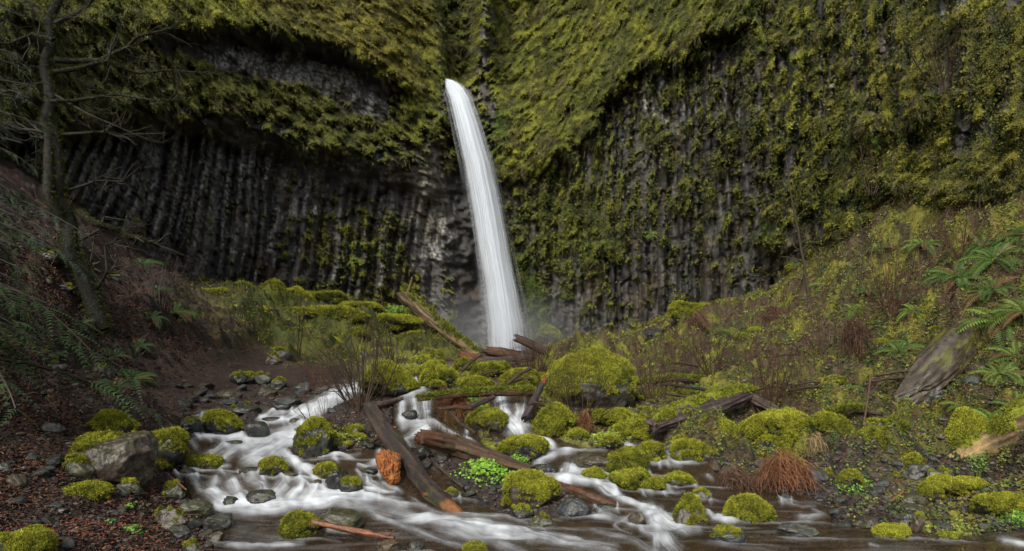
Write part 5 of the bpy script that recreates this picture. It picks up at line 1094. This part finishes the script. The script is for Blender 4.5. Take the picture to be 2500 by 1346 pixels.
leafy(1255,1140,90,26,'upper lime-green leaves along the end of the brown log',(.12,.24,.025),350,7,lift=14)
leafy(325,1312,56,20,'small bright green leafy sprig among red leaves',(.09,.22,.02),110,7)
leafy(318,1248,40,8,'thin line of tiny green leaves on the left bank',(.09,.19,.02),50,6)
leafy(272,1290,36,10,'few green leaves beside the leafy sprig on the left bank',(.07,.16,.02),40,6)
leafy(2085,1188,90,40,'bright clover-like leaves over a mossy stone on the right bank',(.12,.26,.025),320,7,lift=14)
leafy(2480,1260,70,50,'fresh green leaves at the lower right edge',(.12,.24,.025),260,9,lift=14)
leafy(1150,1000,60,40,'green leafy plant above the smooth oval mossy boulder',(.08,.18,.02),240,8,lift=30)
leafy(2390,1150,60,30,'small leafy plant below the pale splintered log',(.10,.18,.03),160,7,lift=20)
leafy(1490,1075,110,36,'yellow-green leafy growth right of the triangular mossy boulder',(.16,.20,.02),460,7,lift=18)
leafy(840,1075,110,40,'yellow-green leaves under the thorny shrub by the left cascade',(.15,.18,.02),360,7,lift=14)
leafy(2330,1290,150,30,'yellow-green ground plant spreading on the lower right bank',(.19,.22,.03),420,8,lift=8)
leafy(2160,850,120,40,'dark leafy patch in the middle of the right slope',(.05,.13,.02),420,8,lift=22)
leafy(960,770,120,24,'light green leaves on top of the mossy talus left of the waterfall',(.10,.20,.02),420,7,lift=8)
leafy(1700,960,60,30,'small green leaves behind the furrowed bark log',(.07,.15,.02),120,7,lift=12)

# ------------------------------------------------------------------ trees on the left
def limb(mb, pts, r0, r1, colr, rs, k=10, kn=.12, n=None):
    P = np.array(pts, float); q = np.linspace(0, len(P)-1, n or len(P)*7); c = np.stack([np.interp(q, range(len(P)), P[:, k_]) for k_ in range(3)], 1)
    w_ = np.stack([pn2(q*.9, q*0+j*5, 7+j) for j in range(3)], 1)*r0*.8; c = c+w_; rr = np.linspace(r0, r1, len(c))*(1+kn*fb2(q*2.2, q*0, 2, 4)); V, Fc = tube(c, rr, k)
    nz_ = fb3(V*9, 3, 5); cc = np.repeat(c, k, 0); V = cc+(V-cc)*(1+.22*nz_[:, None]); mb.add(V, Fc, np.array(colr)*(1+.6*nz_[:, None])); return c, rr
rs = np.random.RandomState(5); TY = 11.6
base = Gp(243, 800); TY = base.y
tpts = [(246,815),(222,740),(188,650),(165,565),(150,480),(142,390),(124,300),(118,210),(131,120),(133,40),(137,-60),(140,-160)]
A3 = lambda l, dy=0: [at(x, y, TY+dy+(i*.02)) for i, (x, y) in enumerate(l)]
mt = MB(); o0 = at(243, 800, TY); tr_c, tr_r = limb(mt, np.array(A3(tpts))-o0, 22*TY/F, 7*TY/F, (.010, .010, .008), rs, 18, .1)
root = bpy.data.objects.new('maple_tree', None); col.objects.link(root); root.location = o0
tag(root, 'leafless moss-draped tree leaning on the dark left slope', 'tree')
link('trunk', mt.mesh('trunk', M_bark), root)
BR_ = [([(160,560),(112,470),(118,330),(105,275),(84,235),(72,195),(55,175)],13,5,.9),([(190,520),(240,545),(300,570),(350,585),(390,603)],9,3,1),([(132,150),(190,145),(245,150),(300,118),(345,88),(420,70),(470,40)],7,1.5,.5),
 ([(128,180),(200,160),(265,150),(330,178),(420,172),(520,180)],6,1.2,.7),([(122,250),(200,240),(290,232),(380,245),(450,240)],5,1.2,.4),([(150,330),(230,320),(300,330),(400,325)],4,1,.3),([(130,100),(80,80),(20,110),(-40,100)],5,1.5,.3),([(120,200),(60,210),(0,230)],4,1,.3),
 ([(155,470),(230,440),(300,445),(350,400)],4,1,.2),([(170,600),(240,560),(255,530),(320,540)],4,1,.2),([(133,60),(200,20),(260,-30)],6,2,.4),([(230,720),(260,660),(255,600),(300,585)],4,1.2,.2),([(140,370),(90,330),(40,300),(-20,310)],4,1,.2),([(420,172),(430,230),(440,300)],1.6,.6,.6),([(128,230),(220,280),(330,330),(400,350)],3.5,.8,.2)]
mw = MB(); mm_ = MB()
def mossy(c, rr, amt, dens=1):
    n = int(60*len(c)*dens*amt); ix = rs.randint(0, len(c), n); a = rs.rand(n)*6.28
    P = c[ix]+np.stack([np.cos(a)*rr[ix]*.9, np.sin(a)*rr[ix]*.9, rs.uniform(-.3, 1, n)*rr[ix]], 1); g = mix(np.array([.025, .032, .008]), np.array([.085, .095, .014]), rs.rand(n))
    mm_.add(*blades(P, np.stack([np.cos(a), np.sin(a), -.4+0*a], 1), .02+.35*rr[ix], .008, g, 4, .5))
mossy(tr_c, tr_r, .55, 1.2)
for pts, a, b, ms in BR_:
    P = np.array([at(x, y, TY+((i*37+a) % 5-2)*.12) for i, (x, y) in enumerate(pts)])-o0
    mb = MB(); c, rr = limb(mb, P, a*TY/F, b*TY/F, (.020, .018, .013), rs, 8, .15); link('branch', mb.mesh('branch', M_bark), root)
    if ms > .25: mossy(c, rr, ms*.7)
    for _ in range(9 if len(pts) > 3 else 4):
        j = rs.randint(len(c)//4, len(c)); d = np.array([rs.uniform(-.2, 1)*np.sign(P[-1][0]-P[0][0]+.01), rs.randn()*.4, rs.uniform(-.5, .6)]); twigs(mw, c[j], d, rs.uniform(.25, .75), rr[j]*.5+.002, 2, (.045, .042, .03), rs, .35, .05, 3)
link('twigs', mw.mesh('twigs', M_twig), root); link('moss', mm_.mesh('moss', M_moss, False), root)

def bough(mb, p, d, L, colr, rs, sub=13, leaf=16, droop=.5, wid=.42):
    """a drooping flat spray: a stem, side twigs, and scale-like leaflets on each"""
    q = 12; d = unit(np.array(d, float)); P = [np.array(p, float)]
    for j in range(q): d = unit(d+np.array([0, 0, -droop/q*1.6])+rs.randn(3)*.03); P.append(P[-1]+d*L/q)
    P = np.array(P); V, Fc = tube(P, np.linspace(.012, .003, q+1)*L, 4); mb.add(V, Fc, (.04, .03, .02))
    tg = unit(np.gradient(P, axis=0))
    for t in np.linspace(.12, 1, sub):
        i = t*q; pc = np.array([np.interp(i, range(q+1), P[:, k]) for k in range(3)]); tt_ = tg[min(int(i), q)]; sdv = unit(np.cross(tt_, UP+rs.randn(3)*.25))
        for s_ in (-1, 1):
            l2 = L*wid*(1.05-t*.75)*rs.uniform(.7, 1.15); dd = unit(sdv*s_+tt_*.9+np.array([0, 0, -.25])); u = np.linspace(.05, 1, leaf); c = pc+dd*(u*l2)[:, None]-UP*(u**2*l2*.3)[:, None]
            nrm = unit(np.cross(dd, sdv*s_+UP*2)); side = unit(np.cross(dd, UP+rs.randn(3)*.3)); w2 = l2*.17*(1.15-u)[:, None]; cc = np.array(colr)*rs.uniform(.6, 1.5)
            for s2 in (-1, 1):
                tip = c+side*s2*w2+dd*w2*.9; V = np.stack([c-dd*l2*.02, tip, c+dd*l2*.045], 1).reshape(-1, 3); mb.add(V, np.arange(len(V)).reshape(-1, 3), cc)
def conifer(name, label, px0, Y, rtop, rbot, targets, colr, seed, lens=1.0, droop=.5):
    rs = np.random.RandomState(seed); b = Gp(px0, rbot) if rbot else Vector(at(px0, 900, Y)); Y = b.y; r = bpy.data.objects.new(name, None); col.objects.link(r); r.location = b
    tag(r, label, 'tree'); top_ = at(px0-20, rtop, Y)[2]-b.z; mb = MB(); V, Fc = tube([np.array([0, 0, -.3]), np.array([.1, 0, top_*.5]), np.array([0, 0, top_])], [.16, .11, .03], 12); mb.add(V, Fc, (.05, .035, .025)); link('trunk', mb.mesh('trunk', M_bark), r)
    mc = MB()
    for (x, y, L) in targets:
        tip = at(x, y, Y-.2+rs.randn()*.5)-np.array(b); z0 = min(tip[2]+.35*L, top_); st = np.array([0, 0, z0]); d = tip-st; Lr = np.linalg.norm(d)
        V, Fc = tube([st, st+d*.5+UP*.1, tip], [.014, .010, .004], 5); mc.add(V, Fc, (.02, .016, .012))
        for q in range(7):
            f = rs.uniform(.45, .98); sp_ = st+d*f; dd = unit(unit(d)+rs.randn(3)*.42); bough(mc, sp_, dd+np.array([0, 0, .15]), rs.uniform(.22, .42)*Y/9, np.array(colr)*rs.uniform(.7, 1.3), rs, 12, 10, droop*1.3, .34)
    for k in range(26):     # the side away from the camera and the crown overhead
        a = rs.uniform(0, 6.28); z = rs.uniform(.15, .98)*top_; L = (1.05-z/top_)*2.4+.5; bough(mc, (0, 0, z), (math.cos(a), math.sin(a), .1), L, colr, rs, 12, 10, droop, .35)
    link('crown', mc.mesh('crown', M_leaf, False), r); return r
tg = [(rsx, rsy, 1) for rsx, rsy in [(60,470),(100,500),(40,530),(120,590),(80,570),(130,610),(60,610),(30,650),(110,650),(70,700),(40,740),(115,740),(90,790),(50,800),(20,830),(95,830),(20,480),(30,580),(10,700),(60,660),(5,560),(125,560),(75,760),(20,780)]]
conifer('cedar_tree','green cedar with drooping flat sprays at the left edge',-170,8.6,180,1010,tg,(.034,.066,.018),3)
tg = [(x, y, 1) for x, y in [(60,40),(90,90),(40,130),(20,200),(60,240),(90,300),(40,320),(110,20),(20,20),(70,170),(30,280),(90,210),(5,90),(55,350),(100,330),(15,370)]]
conifer('fir_tree','dim blue-green conifer in the upper left corner',-190,12.5,-420,800,tg,(.022,.042,.028),4)
